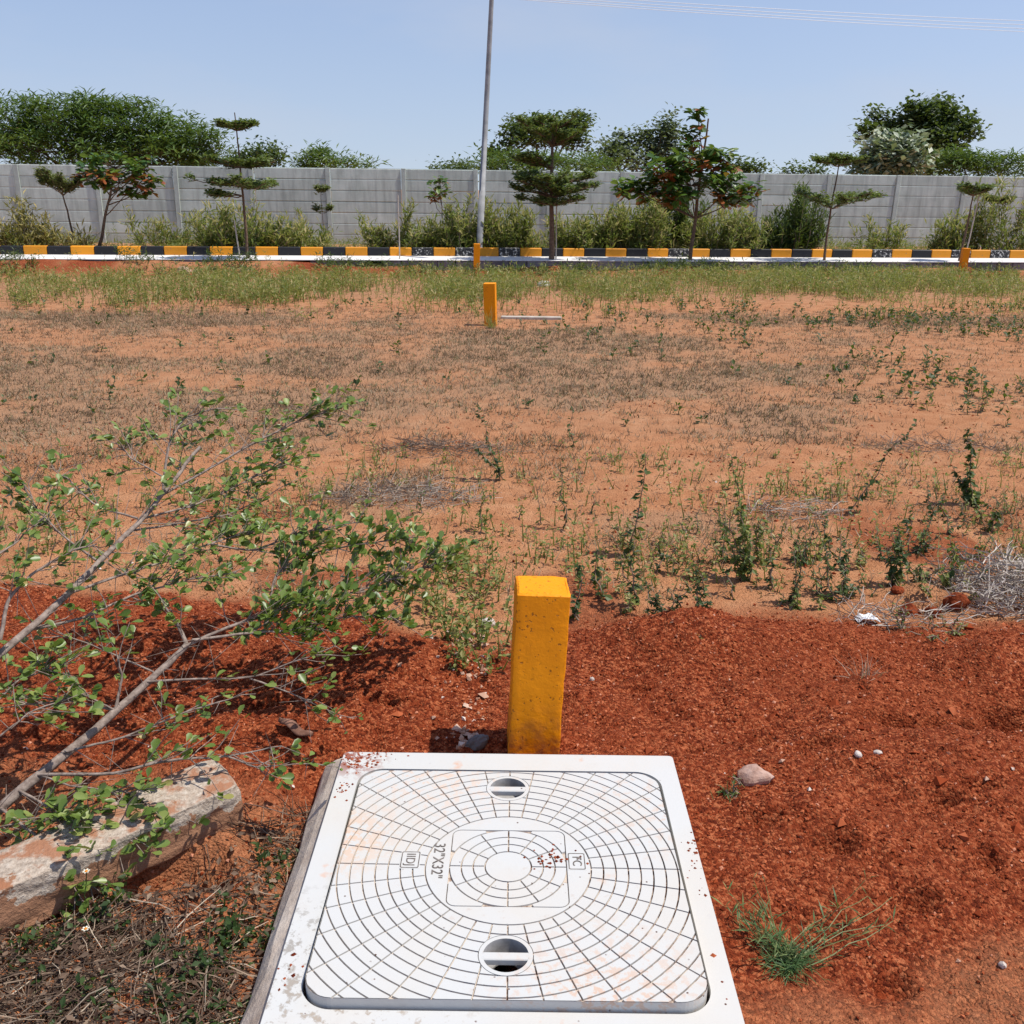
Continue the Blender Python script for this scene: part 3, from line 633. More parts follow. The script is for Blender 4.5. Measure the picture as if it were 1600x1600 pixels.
def wander(p0, p1, n, amp):
    f = np.linspace(0, 1, n)[:, None]; P = np.asarray(p0) * (1 - f) + np.asarray(p1) * f
    w_ = np.cumsum(rng.normal(0, amp, (n, 3)), 0); w_ = w_ - f * w_[-1] - (1 - f) * w_[0]; return P + w_
def tier_tree(label, base, H, tiers, tr=.035, lean=(0, 0), mat=None, leaf=.082, zb=None, group='young tiered trees along the road'):
    x, y = base; z = float(gz(x, y)) if zb is None else zb
    o = empty('tiered_tree', (x, y, z)); tag(o, label, 'tree', group)
    tp = np.array([lean[0], lean[1], H]); P = wander((0, 0, -.1), tp, 12, .008); b = Buf(); tube(b, P, np.linspace(tr, tr * .3, 12), 7); b.build('trunk', M_trunk, o, True)
    lb, fb = Buf(), Buf()
    for (h, Rr, nb, rise, dens_, azr) in tiers:
        c = tp * (h / H); c[2] = h
        for k in range(nb):
            az = 2 * math.pi * (k + rng.uniform(-.3, .3)) / nb if azr is None else rng.uniform(*azr)
            L = Rr * rng.uniform(.7, 1.08); e = c + np.array([math.cos(az) * L, math.sin(az) * L, rise * L * rng.uniform(.6, 1.3)])
            Q = wander(c, e, 7, L * .025); tube(lb, Q, np.linspace(tr * .38, .006, 7), 4, .4)
            for m_ in range(max(5, int(dens_ * L))):
                f = rng.uniform(.18, 1) ** .8; a = Q[min(6, int(f * 6))] + rng.normal(0, .01, 3); sa = az + rng.choice([-1, 1]) * rng.uniform(.3, 1.2); tl = (1.12 - f) * L * .55 * rng.uniform(.3, 1) + .08
                e2 = a + np.array([math.cos(sa) * tl, math.sin(sa) * tl, rise * tl * .6 + rng.uniform(0, .05)]); tube(lb, np.array([a, e2]), [.006, .003], 3, .4, False)
                n_ = int(26 + tl * 95); ff = rng.uniform(.1, 1.05, n_)[:, None]; Pn = a + (e2 - a) * ff + rng.normal(0, .03, (n_, 3)) + [0, 0, .018]
                leaves_at(fb, Pn, leaf, LEAF4, (-.1, .55), np.clip(rng.normal(.5, .25, n_), 0, 1))
    tag(lb.build('limbs', M_trunk, o), kind='stuff'); tag(fb.build('crown', mat or M_tier, o), kind='stuff'); return o
def px_base(px, d): q = at_d(px, 390, d); return (q[0], q[1])
def hgt(px, py, d): return float(at_d(px, py, d)[2])
D_T = D_EDGE + .35
tb = px_base(387, D_T); h0 = Z_ROAD
tier_tree('slender tree with three flat dark leaf tiers at left in front of kerb', tb, hgt(380, 176, D_T) - h0, [(hgt(380, 204, D_T) - h0, .50, 8, .35, 13, None), (hgt(385, 262, D_T) - h0, .85, 8, .20, 10, None), (hgt(385, 292, D_T) - h0, 1.02, 9, .10, 8, None), (hgt(385, 306, D_T) - h0, .85, 3, .02, 8, (2.6, 3.8))], .036, (-.06, 0), None, zb=h0)
tb = px_base(862, D_T)
tier_tree('dense bushy tiered tree on a thick brown trunk right of lamp pole', tb, hgt(862, 180, D_T) - h0, [(hgt(862, 228, D_T) - h0, .85, 9, .60, 9, None), (hgt(862, 203, D_T) - h0, .60, 7, .45, 9, None), (hgt(862, 262, D_T) - h0, .90, 6, .25, 8, (2.2, 4.6)), (hgt(862, 294, D_T) - h0, 1.08, 10, .34, 9, None), (hgt(862, 308, D_T) - h0, 1.0, 10, .26, 9, None), (hgt(862, 320, D_T) - h0, .85, 8, .12, 8, None)], .07, (-.02, 0), None, zb=h0)
tb = px_base(1290, D_T)
tier_tree('slim tree with two separate flat leaf tiers right of the broadleaf tree', tb, hgt(1297, 240, D_T) - h0, [(hgt(1297, 260, D_T) - h0, .64, 9, .28, 12, None), (hgt(1293, 326, D_T) - h0, 1.12, 9, .36, 7, None)], .034, (.1, 0), None, zb=h0)
tb = px_base(1501, D_T)
tier_tree('small umbrella shaped tree beside a pale stake at far right', tb, hgt(1508, 284, D_T) - h0, [(hgt(1506, 306, D_T) - h0, .46, 9, .45, 13, None)], .034, (.12, 0), None, zb=h0)
DV = D_KERB + 1.6
tier_tree('small pale umbrella shaped sapling behind the kerb at far right', px_base(1543, DV), hgt(1550, 304, DV) - .1, [(hgt(1550, 318, DV) - .1, .40, 8, .3, 9, None)], .022, (.08, 0), M_tier_ol, zb=.1)
tier_tree('olive vase shaped sapling behind the kerb at far left', px_base(121, DV), hgt(105, 268, DV) - .1, [(hgt(112, 306, DV) - .1, .62, 10, .85, 12, None), (hgt(105, 290, DV) - .1, .5, 6, .5, 12, (2.2, 4.2))], .032, (-.25, 0), M_tier_ol, zb=.1)
tier_tree('thin sparse sapling against the wall left of the lamp pole', px_base(507, DV + 1), hgt(505, 290, DV + 1) - .1, [(hgt(505, 300, DV + 1) - .1, .20, 3, .5, 2, None), (hgt(505, 335, DV + 1) - .1, .28, 2, .7, 2, None)], .012, (-.02, 0), M_tier_ol, zb=.1)

def almond_tree(label, base, H, blobs, tr, lean, zb, leaf=.25, n_per=70, brown=.12):
    o = empty('broadleaf_tree', (*base, zb)); tag(o, label, 'tree', 'young broadleaf trees along the road')
    tp = np.array([lean[0], lean[1], H]); P = wander((0, 0, -.1), tp, 10, .02); b = Buf(); tube(b, P, np.linspace(tr, tr * .35, 10), 7); b.build('trunk', M_trunk, o, True)
    lb, fb = Buf(), Buf()
    for (c, r, n_) in blobs:
        c = np.array(c, float); f = np.clip(c[2] / H * .75, .2, .95); a = P[int(f * 9)]
        Q = wander(a, c, 6, .02); tube(lb, Q, np.linspace(tr * .35, .008, 6), 5)
        for k in range(max(4, n_ // 4)):
            d = rng.normal(0, 1, 3); d /= np.linalg.norm(d); tip = c + d * np.array(r) * rng.uniform(.55, 1.05); tube(lb, np.array([c, tip]), [.009, .004], 3, .4, False)
            m_ = 10; yaw = np.arange(m_) * 2 * math.pi / m_ * 1.38 + rng.uniform(0, 6); pit = rng.uniform(-.75, .45, m_)
            low = tip[2] < c[2] - r[2] * .15; rn = np.where(rng.random(m_) < (brown * 4.5 if low else brown * .2), rng.uniform(.9, 1, m_), rng.uniform(0, .85, m_))
            leaves_at(fb, tip + rng.normal(0, .03, (m_, 3)), leaf, LEAFO, (0, 0), rn, .3, yaw) if False else fb.inst(LEAFO[0], LEAFO[1], sc(rotm(yaw, pit, rng.normal(0, .3, m_)), leaf * rng.uniform(.65, 1.2, m_)), tip + rng.normal(0, .035, (m_, 3)), rn)
    tag(lb.build('limbs', M_trunk, o), kind='stuff'); tag(fb.build('crown', M_almond, o), kind='stuff'); return o
def blob_px(base, zb, d, lst):
    r_ = []
    for (px, py, rx, rz, n_) in lst:
        q = at_d(px, py, d); s_ = np.linalg.norm(q[:2]) / F * 1.02; r_.append(((q[0] - base[0], q[1] - base[1] + rng.uniform(-.25, .25), q[2] - zb), (rx * s_, rx * s_ * .8, rz * s_), n_))
    return r_
tb = px_base(1079, D_T)
almond_tree('large leaved tree with reddish lower leaves and a leafy spire', tb, hgt(1090, 185, D_T) - h0, blob_px(tb, h0, D_T, [(1091, 182, 8, 14, 22), (1088, 212, 12, 14, 24), (1075, 248, 42, 22, 90), (1130, 250, 34, 16, 60), (1030, 262, 36, 18, 66), (1080, 290, 55, 20, 110), (1140, 292, 36, 22, 80), (1010, 298, 44, 20, 80), (985, 296, 24, 16, 34), (1060, 305, 30, 14, 50), (1150, 310, 26, 12, 34)]), .05, (.2, 0), h0)
tb = px_base(152, DV)
almond_tree('leaning large leaved tree with glossy green crown at left', tb, hgt(182, 262, DV) - .1, blob_px(tb, .1, DV, [(180, 262, 50, 20, 120), (145, 268, 26, 14, 40), (225, 265, 24, 16, 44), (190, 285, 34, 18, 60), (205, 302, 12, 12, 22), (235, 292, 14, 8, 16)]), .045, (.7, 0), .1, leaf=.23)
tb = px_base(694, DV)
almond_tree('small sparse broadleaf sapling with drooping brown leaves left of pole', tb, hgt(688, 280, DV) - .1, blob_px(tb, .1, DV, [(687, 286, 14, 7, 14), (676, 306, 11, 9, 12), (692, 300, 8, 8, 9)]), .018, (-.1, 0), .1, leaf=.17, brown=.35)

def stake(label, px, d, y_top, zb, lean=0.0):
    x, y = px_base(px, d); H = hgt(px, y_top, d) - zb; b = Buf(); tube(b, wander((0, 0, -.08), (lean, 0, H), 6, .004), .016, 6); o = b.build('wooden_stake', M_stake); o.location = (x, y, zb); tag(o, label, 'stake', 'tree stakes')
stake('pale thin stake standing alone left of the lamp pole', 624, D_T, 305, h0, .0)
stake('pale thin stake beside the dense bushy tree trunk', 869, D_T, 270, h0, -.03)
stake('pale stake beside the small umbrella tree at far right', 1509, D_T, 302, h0, .12)
stake('short pale stake beside the slender tree at left', 374, D_T, 345, h0, -.06)

# ------------------------------------------------------------------ trees beyond the wall
def far_tree(label, Y, blobs, mat, leaf, n_per, tmpl=LEAF4, trunk_px=None, flat=.5, cat='tree', name='background_tree', pitch=(-.6, .8), tr=.14):
    cs = [(at_y(px, py, Y + rng.uniform(-.6, .6)), rx * Y / F, ry * Y / F) for (px, py, rx, ry) in blobs]
    cx = np.mean([c[0][0] for c in cs]) if trunk_px is None else at_y(trunk_px, 270, Y)[0]; zb = float(gz(cx, Y)) - .1
    o = empty(name, (cx, Y, zb)); tag(o, label, cat); base = np.array([cx, Y, zb]); lb, fb = Buf(), Buf()
    top = max(c[0][2] for c in cs) - zb; fork = np.array([0, 0, top * .45])
    b = Buf(); tube(b, wander((0, 0, -.2), fork, 6, .03), np.linspace(tr, tr * .7, 6), 7); b.build('trunk', M_trunk, o, True)
    for (c, rx, rz) in cs:
        c = c - base; tube(lb, wander(fork * rng.uniform(.7, 1), c, 6, .06), np.linspace(tr * .5, .02, 6), 4)
        ncl = max(8, int(n_per * rx * rz * 6.5))
        for k in range(ncl):
            d = rng.normal(0, 1, 3); d /= np.linalg.norm(d); rr = rng.uniform(.3, 1.0) ** .6 if rng.random() < .88 else rng.uniform(1.0, 1.22); q = c + d * np.array([rx, rx * .9, rz]) * rr
            if k % 3 == 0: tube(lb, np.array([c, q]), [.018, .006], 3, .4, False)
            m_ = 34; P = q + rng.normal(0, 1, (m_, 3)) * np.array([.26, .26, .26 * flat])
            shade = np.clip(rng.normal(.5, .16) + rng.normal(0, .18, m_), 0, 1)
            leaves_at(fb, P, leaf * (2.3 if tmpl is LEAFN else 1.5), tmpl, pitch, shade)
    tag(lb.build('limbs', M_trunk, o), kind='stuff'); tag(fb.build('crown', mat, o), kind='stuff'); return o
far_tree('wide feathery green tree rising behind the wall at far left', 38, [(20, 200, 70, 40), (90, 190, 62, 34), (160, 195, 55, 36), (215, 205, 55, 38), (270, 215, 50, 34), (310, 225, 34, 26), (60, 235, 80, 30), (150, 238, 80, 28), (240, 240, 80, 26), (120, 168, 55, 14), (210, 168, 30, 12), (-60, 205, 70, 45), (300, 245, 50, 18)], M_acacia, .13, 7, LEAFN, 130, .45, 'tree')
far_tree('small dark shrub top showing over the wall behind the slender tree', 36, [(408, 246, 24, 16), (425, 240, 12, 12), (392, 255, 20, 9)], M_dark, .12, 14, LEAF4, None, .6, 'shrub', 'background_shrub', tr=.06)
far_tree('low feathery shrub top showing over the wall left of the pole', 40, [(500, 252, 30, 10), (545, 258, 34, 7), (480, 258, 20, 9), (498, 240, 4, 6)], M_acacia, .13, 12, LEAFN, None, .5, 'shrub', 'background_shrub', tr=.06)
far_tree('dark open crowned tree standing behind the dense tiered tree', 46, [(830, 195, 34, 18), (880, 200, 34, 16), (800, 215, 22, 16), (850, 215, 40, 14), (780, 240, 22, 14), (900, 190, 14, 8), (905, 225, 14, 10)], M_dark, .16, 7, LEAF4, 850, .6)
far_tree('low rounded green tree line behind the tiered tree and pole', 40, [(745, 262, 28, 8), (790, 255, 40, 14), (840, 256, 50, 14), (900, 256, 50, 13), (780, 246, 26, 9), (930, 258, 30, 10)], M_acacia, .13, 8, LEAFN, None, .5, 'tree')
far_tree('thin grey green tree behind the wall left of the broadleaf tree', 44, [(965, 225, 26, 18), (985, 250, 40, 20), (955, 250, 26, 16), (1030, 225, 30, 20), (1000, 215, 12, 8), (1045, 196, 5, 9), (1035, 208, 9, 6), (1050, 245, 34, 20)], M_greyleaf, .15, 6, LEAF4, 1000, .8)
far_tree('tall dark tree with lobed crown behind the wall at right', 48, [(1450, 190, 40, 26), (1490, 195, 30, 20), (1515, 205, 14, 8), (1440, 172, 20, 10), (1475, 170, 18, 9), (1460, 220, 38, 24), (1400, 195, 18, 9), (1365, 190, 12, 12), (1355, 205, 14, 6), (1378, 212, 14, 8), (1410, 205, 16, 10), (1470, 245, 40, 20)], M_dark, .18, 8, LEAF4, 1440, .8)
far_tree('pale whitish leaved tree in front of the tall dark tree', 38, [(1375, 240, 30, 20), (1410, 240, 30, 22), (1395, 258, 44, 16), (1360, 262, 24, 12), (1405, 222, 20, 10)], M_pale, .20, 9, LEAF4, None, .9)
far_tree('feathery green bush showing over the wall at far right', 40, [(1480, 258, 36, 16), (1530, 254, 40, 14), (1575, 258, 40, 14), (1500, 248, 26, 10), (1640, 256, 50, 16), (1450, 266, 20, 8)], M_acacia, .13, 10, LEAFN, None, .5, 'shrub', 'background_shrub', tr=.08)
far_tree('low dark shrub tips over the wall right of the broadleaf tree', 37, [(1165, 268, 14, 7), (1180, 262, 10, 5), (1240, 270, 10, 4), (1275, 268, 14, 5), (1150, 266, 16, 9)], M_dark, .11, 20, LEAF4, None, .6, 'shrub', 'background_shrub', tr=.04)
far_tree('tiny weed tips showing over the wall just left of pole', 33, [(692, 266, 6, 5), (712, 268, 5, 3), (725, 266, 10, 4)], M_dark, .09, 40, LEAF4, None, .6, 'shrub', 'background_shrub', tr=.03)

# ------------------------------------------------------------------ weeds on the verge
def shrub(label, px, d, w_px, y_top, mat, n_st=60, leaf=.19, tmpl=LEAFN, name='verge_shrub', spread=.5, straw=.25):
    x, y = px_base(px, d); zb = float(gz(x, y)); s_ = np.hypot(x, y) / F; Wd = w_px * s_; H = hgt(px, y_top, d) - zb
    o = empty(name, (x, y, zb)); tag(o, label, 'shrub'); lb, fb = Buf(), Buf()
    for k in range(int(n_st * .75)):
        u = rng.uniform(-1.05, 1.05); hx = H * (1 - .40 * u * u) * rng.uniform(.35, 1.12) * (.45 + .95 * vnoise(np.array([u * 2.3 + px]), np.array([px * .37]), 3)[0]); p0 = np.array([u * Wd / 2 * .75, rng.normal(0, .22), 0]); p1 = np.array([u * Wd / 2 * 1.1 + rng.normal(0, .16), p0[1] + rng.normal(0, .12), hx])
        Q = wander(p0, p1, 5, .02); tube(lb, Q, np.linspace(.008, .003, 5), 3, rng.random() * .6, False)
        n_ = int(48 * hx + 12); f = rng.uniform(.12, 1.03, n_); P = p0 + (p1 - p0) * f[:, None] + rng.normal(0, .055, (n_, 3)); leaves_at(fb, P, leaf, tmpl, (.1, 1.35), np.clip(rng.normal(.42 + .36 * f, .24), 0, 1))
    tag(lb.build('stems', M_straw, o), kind='stuff'); tag(fb.build('foliage', mat, o), kind='stuff'); return o
DA = D_KERB + .7
for a in [('yellowing bushy weed clump at the far left edge', 15, DA + .5, 110, 318, M_weedy, 70), ('low yellow brown weed clump left of leaning broadleaf tree', 85, DA + .3, 90, 345, M_weedy, 36), ('thin dry weed clump against the wall right of leaning tree', 265, DA + 1.5, 120, 300, M_weed, 30),
          ('bushy green weed clump behind the slender tiered tree', 375, DA, 130, 312, M_weed, 110), ('narrow green weed clump by the wall post left of the thin sapling', 478, DA + .6, 50, 325, M_weed, 34), ('green weed clump right of the lone stake', 630, DA + .2, 110, 340, M_weed, 80),
          ('tall green weed clump left of the lamp pole', 715, DA, 80, 320, M_weed, 110), ('tall green weed clump right of the lamp pole', 790, DA, 90, 322, M_weed, 110), ('light green weed clump right of the dense tiered tree', 910, DA, 90, 322, M_weed, 100),
          ('green weed clump below the left side of large leaved tree', 985, DA, 100, 310, M_weed, 120), ('dark green weed clump under the large leaved tree', 1040, DA + .8, 110, 305, M_herb, 90), ('yellow green weed clump right of the large leaved trunk', 1120, DA, 110, 325, M_weed, 110),
          ('dark rounded bush right of the large leaved tree', 1228, DA + .3, 85, 318, M_herb, 150), ('small spreading pale shrub against the wall at right', 1378, DA + 1.0, 60, 330, M_weed, 26), ('sprawling grey green shrub behind the small umbrella tree', 1540, DA + .4, 130, 312, M_weed, 70), ('thin weed clump left of the umbrella tree', 1478, DA + .5, 46, 320, M_weed, 26)]:
    shrub(*a)
def in_frame_s(n, d0, d1): d = rng.uniform(d0, d1, n); s = rng.uniform(-1, 1, n) * (d * .60 + 1); return s, d
def herbs(buf, X, Y, hts, leaf, nl, mstem=None, tmpl=LEAFN, tint=(.5, .22)):
    Z = gz(X, Y, False); k = len(X)
    ln = rng.normal(0, .22, (k, 2)); tops = np.stack([X + ln[:, 0] * hts, Y + ln[:, 1] * hts, Z + hts], 1); bases = np.stack([X, Y, Z - .01], 1)
    w_ = .0035 + .004 * hts; V = np.stack([bases - [1, 0, 0] * w_[:, None], bases + [1, 0, 0] * w_[:, None], tops], 1).reshape(-1, 3); buf.add(V, np.arange(k * 3).reshape(-1, 3), np.repeat(np.clip(rng.normal(tint[0], tint[1], k), 0, 1), 3))
    for j in range(nl):
        f = rng.uniform(.15, 1.02, k)[:, None]; P = bases + (tops - bases) * f + rng.normal(0, .012, (k, 3))
        leaves_at(buf, P, leaf, tmpl, (-.3, 1.1), np.clip(rng.normal(tint[0], tint[1], k), 0, 1), .4)
b = Buf(); s, d = in_frame_s(5600, D_KERB + .25, D_WALL - .15); P = np.array([sd(a, c) for a, c in zip(s, d)]); k = rng.random(len(P)) < .25 + .9 * sstep(.4, .6, fbm(P[:, 0], P[:, 1], 1.6, 3, 81)) * (1 - sstep(D_KERB + .8, D_WALL, d) * .5); P = P[k]
herbs(b, P[:, 0], P[:, 1], rng.uniform(.10, .42, len(P)) * (.6 + .8 * sstep(.5, .7, fbm(P[:, 0], P[:, 1], 1.1, 3, 82))), .10, 8); o = b.build('verge_weeds', M_weed); tag(o, 'low green and straw weeds covering the verge along the wall foot', 'weeds', kind='stuff')
# green strip of weeds in front of the road
b = Buf(); s, d = in_frame_s(26000, 12.6, 21.9); P = np.array([sd(a, c) for a, c in zip(s, d)])
pr = sstep(12.6, 16.0, d + (fbm(P[:, 0], P[:, 1], 2.2, 3, 83) - .5) * 4.5) * (.10 + .90 * sstep(.42, .60, fbm(P[:, 0], P[:, 1], .9, 3, 84))) * (1 - .75 * sstep(20.6, 21.4, d)); k = rng.random(len(P)) < pr; P = P[k]
dk = P @ N; herbs(b, P[:, 0], P[:, 1], rng.uniform(.10, .42, len(P)) * (1 - .45 * sstep(18.5, 20.5, dk)), .08, 7, tint=(.66, .24)); o = b.build('field_weeds', M_weed); tag(o, 'band of green weeds across the field in front of the road', 'weeds', kind='stuff')
b = Buf(); s, d = in_frame_s(2600, 20.4, D_EDGE - .05); P = np.array([sd(a, c) for a, c in zip(s, d)]); k = fbm(P[:, 0], P[:, 1], .9, 3, 85) > .53; P = P[k]
herbs(b, P[:, 0], P[:, 1], rng.uniform(.08, .28, len(P)), .10, 8, tint=(.5, .2)); o = b.build('berm_weeds', M_herb); tag(o, 'dark green weed tufts on the red soil below the road edging', 'weeds', kind='stuff')
# scattered dark seedlings over the bare field
b = Buf(); X = rng.uniform(-9, 9, 5200); Y = 6.5 + 8.5 * rng.random(5200) ** .8; k = (np.abs(X) < Y * .58) & (rng.random(5200) < .03 + .75 * sstep(1.0, 5, X + .4 * (Y - 8)) * sstep(.40, .62, fbm(X, Y, 1.3, 3, 87)) + .10 * sstep(.55, .7, fbm(X, Y, 1.5, 3, 88))); X, Y = X[k], Y[k]
herbs(b, X, Y, rng.uniform(.05, .15, len(X)), .05, 8, tmpl=LEAF4, tint=(.25, .2)); o = b.build('field_seedlings', M_herb); tag(o, 'small dark green seedlings dotted over the bare field', 'seedlings', kind='stuff')
# dry stubble mat
def stubble(n, xr, y0, y1, maskf, hmin, hmax, blades, name, label, mat=None, wid=1.0):
    b = Buf(); X = rng.uniform(-xr, xr, n); Y = rng.uniform(y0, y1, n); k = (np.abs(X) < Y * .58 + .3) & (rng.random(n) < maskf(X, Y)); X, Y = X[k], Y[k]; Z = gz(X, Y, False); k = len(X)
    tone = np.clip(.15 + .7 * fbm(X, Y, .6, 3, 91) + rng.normal(0, .12, k), 0, .97)
    for j in range(blades):
        h = rng.uniform(hmin, hmax, k); M = rotm(rng.uniform(0, 6.28, k), rng.uniform(.15, 1.25, k), rng.normal(0, .5, k)); M = M * h[:, None, None]; M[:, :, 0] *= wid * (.06 / h)[:, None] * 1.2
        b.inst(SPIKE[0], SPIKE[1], M, np.stack([X + rng.normal(0, .02, k), Y + rng.normal(0, .02, k), Z - .003], 1), np.where(rng.random(k) < .06, 1.0, np.clip(tone + rng.normal(0, .15, k), 0, .95)))
    o = b.build(name, mat or M_stubble); return tag(o, label, 'grass', kind='stuff')
stubble(110000, 9, 5.0, 15.0, lambda x, y: dry_mask(x, y) * .8 + .02, .02, .065, 5, 'dry_grass', 'grey brown dry grass mat spread over the middle of the field')
stubble(16000, 3.6, 3.7, 6.6, lambda x, y: (.12 + .9 * sstep(.50, .66, fbm(x, y, .7, 3, 93))) * sstep(0, .2, y - red_edge(x)), .02, .08, 3, 'dry_litter', 'thin dry straw and litter on the pale soil beyond the red heaps', wid=.8)

# ------------------------------------------------------------------ single herbs in the near field
def herb(base_px, top_px, n_leaf, leaf, bushy, label, mat=None, group=None, name='weed_stalk', tint=.4):
    if mat is None: mat = M_herb if rng.random() < .72 else M_weed
    tl_ = LEAF4 if rng.random() < .65 else (LEAF4[0] * [.6, 1, 1], LEAF4[1]); leaf *= rng.uniform(.65, .95); tint = rng.uniform(.25, .6)
    g0 = at_z(*base_px); x, y = g0[0], g0[1]; z = float(gz(x, y)); T = at_y(*top_px, y + rng.uniform(-.05, .05)); tp = T - np.array([x, y, z])
    o = empty(name, (x, y, z)); tag(o, label, 'weed', group); lb, fb = Buf(), Buf()
    nst = 1 + bushy
    for q in range(nst):
        f = 1 if q == 0 else rng.uniform(.4, .85); e = tp * f + (0 if q == 0 else rng.normal(0, .05, 3)); st = np.array([rng.normal(0, .012), rng.normal(0, .012), -.01]) * (0 if q == 0 else 1)
        Q = wander(st, e, 8, .012); tube(lb, Q, np.linspace(.0035, .0012, 8), 4, .3, False)
        n_ = int(n_leaf * f * 1.5); ff = rng.uniform(.05, 1.0, n_) if q else np.linspace(.08, 1, n_); P = np.array([Q[min(7, int(a * 7))] * (1 - (a * 7) % 1) + Q[min(7, int(a * 7) + 1)] * ((a * 7) % 1) for a in ff])
        fb.inst(tl_[0], tl_[1], sc(rotm(rng.uniform(0, 6.28, n_), rng.uniform(-1.1, .5, n_), rng.normal(0, .4, n_)), leaf * 1.3 * rng.uniform(.55, 1.25, n_) * (1.1 - .45 * ff)), P, np.clip(rng.normal(tint, .25, n_), 0, 1))
    tag(lb.build('stems', M_straw, o), kind='stuff'); tag(fb.build('leaves', mat or M_herb, o), kind='stuff'); return o
GRP = 'upright weeds in the field beyond the near post'
def weed_zone(px, py):
    if py < 720: return 'tiny dark weed far out on the field ' + ('left of the middle post' if px < 760 else 'near the right end of the dry grass')
    row = 'front' if py > 895 else ('middle' if py > 830 else 'back')
    col = 'left of the near post' if px < 800 else 'just right of the near post' if px < 1000 else 'between the tall thin and tall bushy weeds' if px < 1160 else 'right of the tall bushy weed' if px < 1320 else 'above the white plastic scrap' if px < 1450 else 'towards the grey twig heap'
    return 'small weed in the ' + row + ' row of weeds ' + col
for bp, tp, n_, lf, bu, lab in [((781, 748), (745, 628), 60, .045, 1, 'tall leafy weed leaning left, standing alone on bare soil'), ((896, 696), (893, 634), 26, .035, 0, 'short single weed at the front edge of the dry grass mat'),
        ((982, 872), (1008, 708), 44, .045, 0, 'tall thin weed right of the near post curving to the right at its top'), ((1162, 905), (1143, 712), 90, .042, 4, 'tall bushy weed with a thin leaning tip beyond the red heap'), ((1325, 803), (1432, 660), 46, .045, 0, 'long weed leaning far to the right'),
        ((1521, 790), (1512, 668), 80, .04, 3, 'leafy bushy weed near the right edge of the field'), ((880, 826), (878, 712), 40, .042, 0, 'tall weed directly beyond the near yellow post'), ((751, 832), (752, 735), 34, .035, 0, 'slender weed rising left of the near yellow post'),
        ((1535, 642), (1540, 598), 20, .05, 1, 'small dark weed by the right end of the dry grass'), ((1033, 980), (1030, 925), 60, .03, 5, 'low rounded green weed at the edge of the red heap'), ((1240, 940), (1247, 850), 50, .036, 3, 'medium bushy weed left of the white plastic scrap')]:
    herb(bp, tp, n_, lf, bu, lab, None, GRP)
for bp, tp, n_, lf, bu in [((846, 816), (841, 776), 16, .032, 0), ((937, 935), (935, 858), 24, .042, 0), ((905, 962), (904, 880), 30, .04, 1), ((1096, 958), (1095, 890), 34, .036, 2), ((996, 945), (992, 846), 36, .04, 1), ((1290, 935), (1296, 868), 36, .034, 2), ((1322, 925), (1326, 850), 36, .034, 2), ((1396, 915), (1402, 818), 48, .036, 3), ((1440, 925), (1441, 880), 20, .034, 0), ((1486, 920), (1484, 838), 34, .036, 1),
        ((1480, 832), (1474, 770), 28, .034, 1), ((1455, 632), (1456, 602), 12, .04, 0), ((811, 808), (812, 784), 12, .03, 0), ((570, 642), (571, 618), 10, .04, 0), ((660, 800), (664, 772), 12, .03, 0), ((1185, 880), (1190, 810), 28, .036, 1), ((1210, 920), (1206, 870), 24, .034, 1), ((1130, 880), (1128, 806), 28, .036, 1), ((1030, 870), (1034, 830), 18, .03, 0), ((1350, 890), (1352, 850), 18, .03, 0), ((1550, 830), (1556, 780), 26, .036, 1), ((1420, 860), (1415, 812), 22, .034, 1), ((1260, 880), (1258, 830), 22, .034, 1), ((925, 800), (926, 772), 12, .03, 0), ((1075, 830), (1078, 806), 12, .03, 0),
        ((50, 570), (52, 545), 10, .05, 1), ((85, 566), (84, 548), 8, .05, 0), ((340, 548), (341, 528), 8, .05, 0), ((556, 520), (556, 503), 8, .05, 0), ((200, 700), (196, 668), 16, .04, 1), ((1580, 880), (1584, 830), 22, .036, 1)]:
    herb(bp, tp, n_, lf, bu, weed_zone(*bp), None, GRP)
for k in range(46):                                    # filler of the same small weeds
    px, py = rng.uniform(930, 1590), rng.uniform(800, 960); h = rng.uniform(24, 60); herb((px, py), (px + rng.normal(0, 8), py - h), int(10 + h * .35), .03, int(rng.integers(0, 2)), weed_zone(px, py), None, GRP)
GR2 = 'green weeds on the red soil'; same2 = 'small low green weed growing on the near red soil heap'
for bp, tp, lab2 in (((1085, 1022), (1085, 1000), 'small green weed alone on the red heap right of the near post'), ((1470, 985), (1470, 960), 'low green weed on the red soil below the broken earth lumps'), ((1500, 1000), (1502, 978), 'low green weed on red soil left of the grey twig heap'), ((1410, 985), (1405, 948), 'green weed just right of the white plastic scrap'), ((1145, 1262), (1140, 1250), 'tiny green weed touching the brown stone'), ((1455, 1010), (1452, 995), 'tiny weed on the red slope at right below the plastic scrap'), ((1520, 950), (1524, 925), 'green weed at the foot of the grey twig heap')):
    herb(bp, tp, 14, .018, 4, lab2, M_weed, GR2)
# weed thicket left of the post
b = Buf()
for k in range(110):
    px = rng.normal(715, 55); py = rng.uniform(880, 1060) if px > 690 else rng.uniform(860, 985)
    if px > 792: continue
    q = at_z(px, py); herbs(b, np.array([q[0]]), np.array([q[1]]), np.array([rng.uniform(.05, .16)]), .024, 14, tmpl=LEAF4, tint=(.55, .28))
o = b.build('weed_thicket', M_weed); tag(o, 'tangled small leaved weeds left of the near yellow post', 'weeds', kind='stuff')
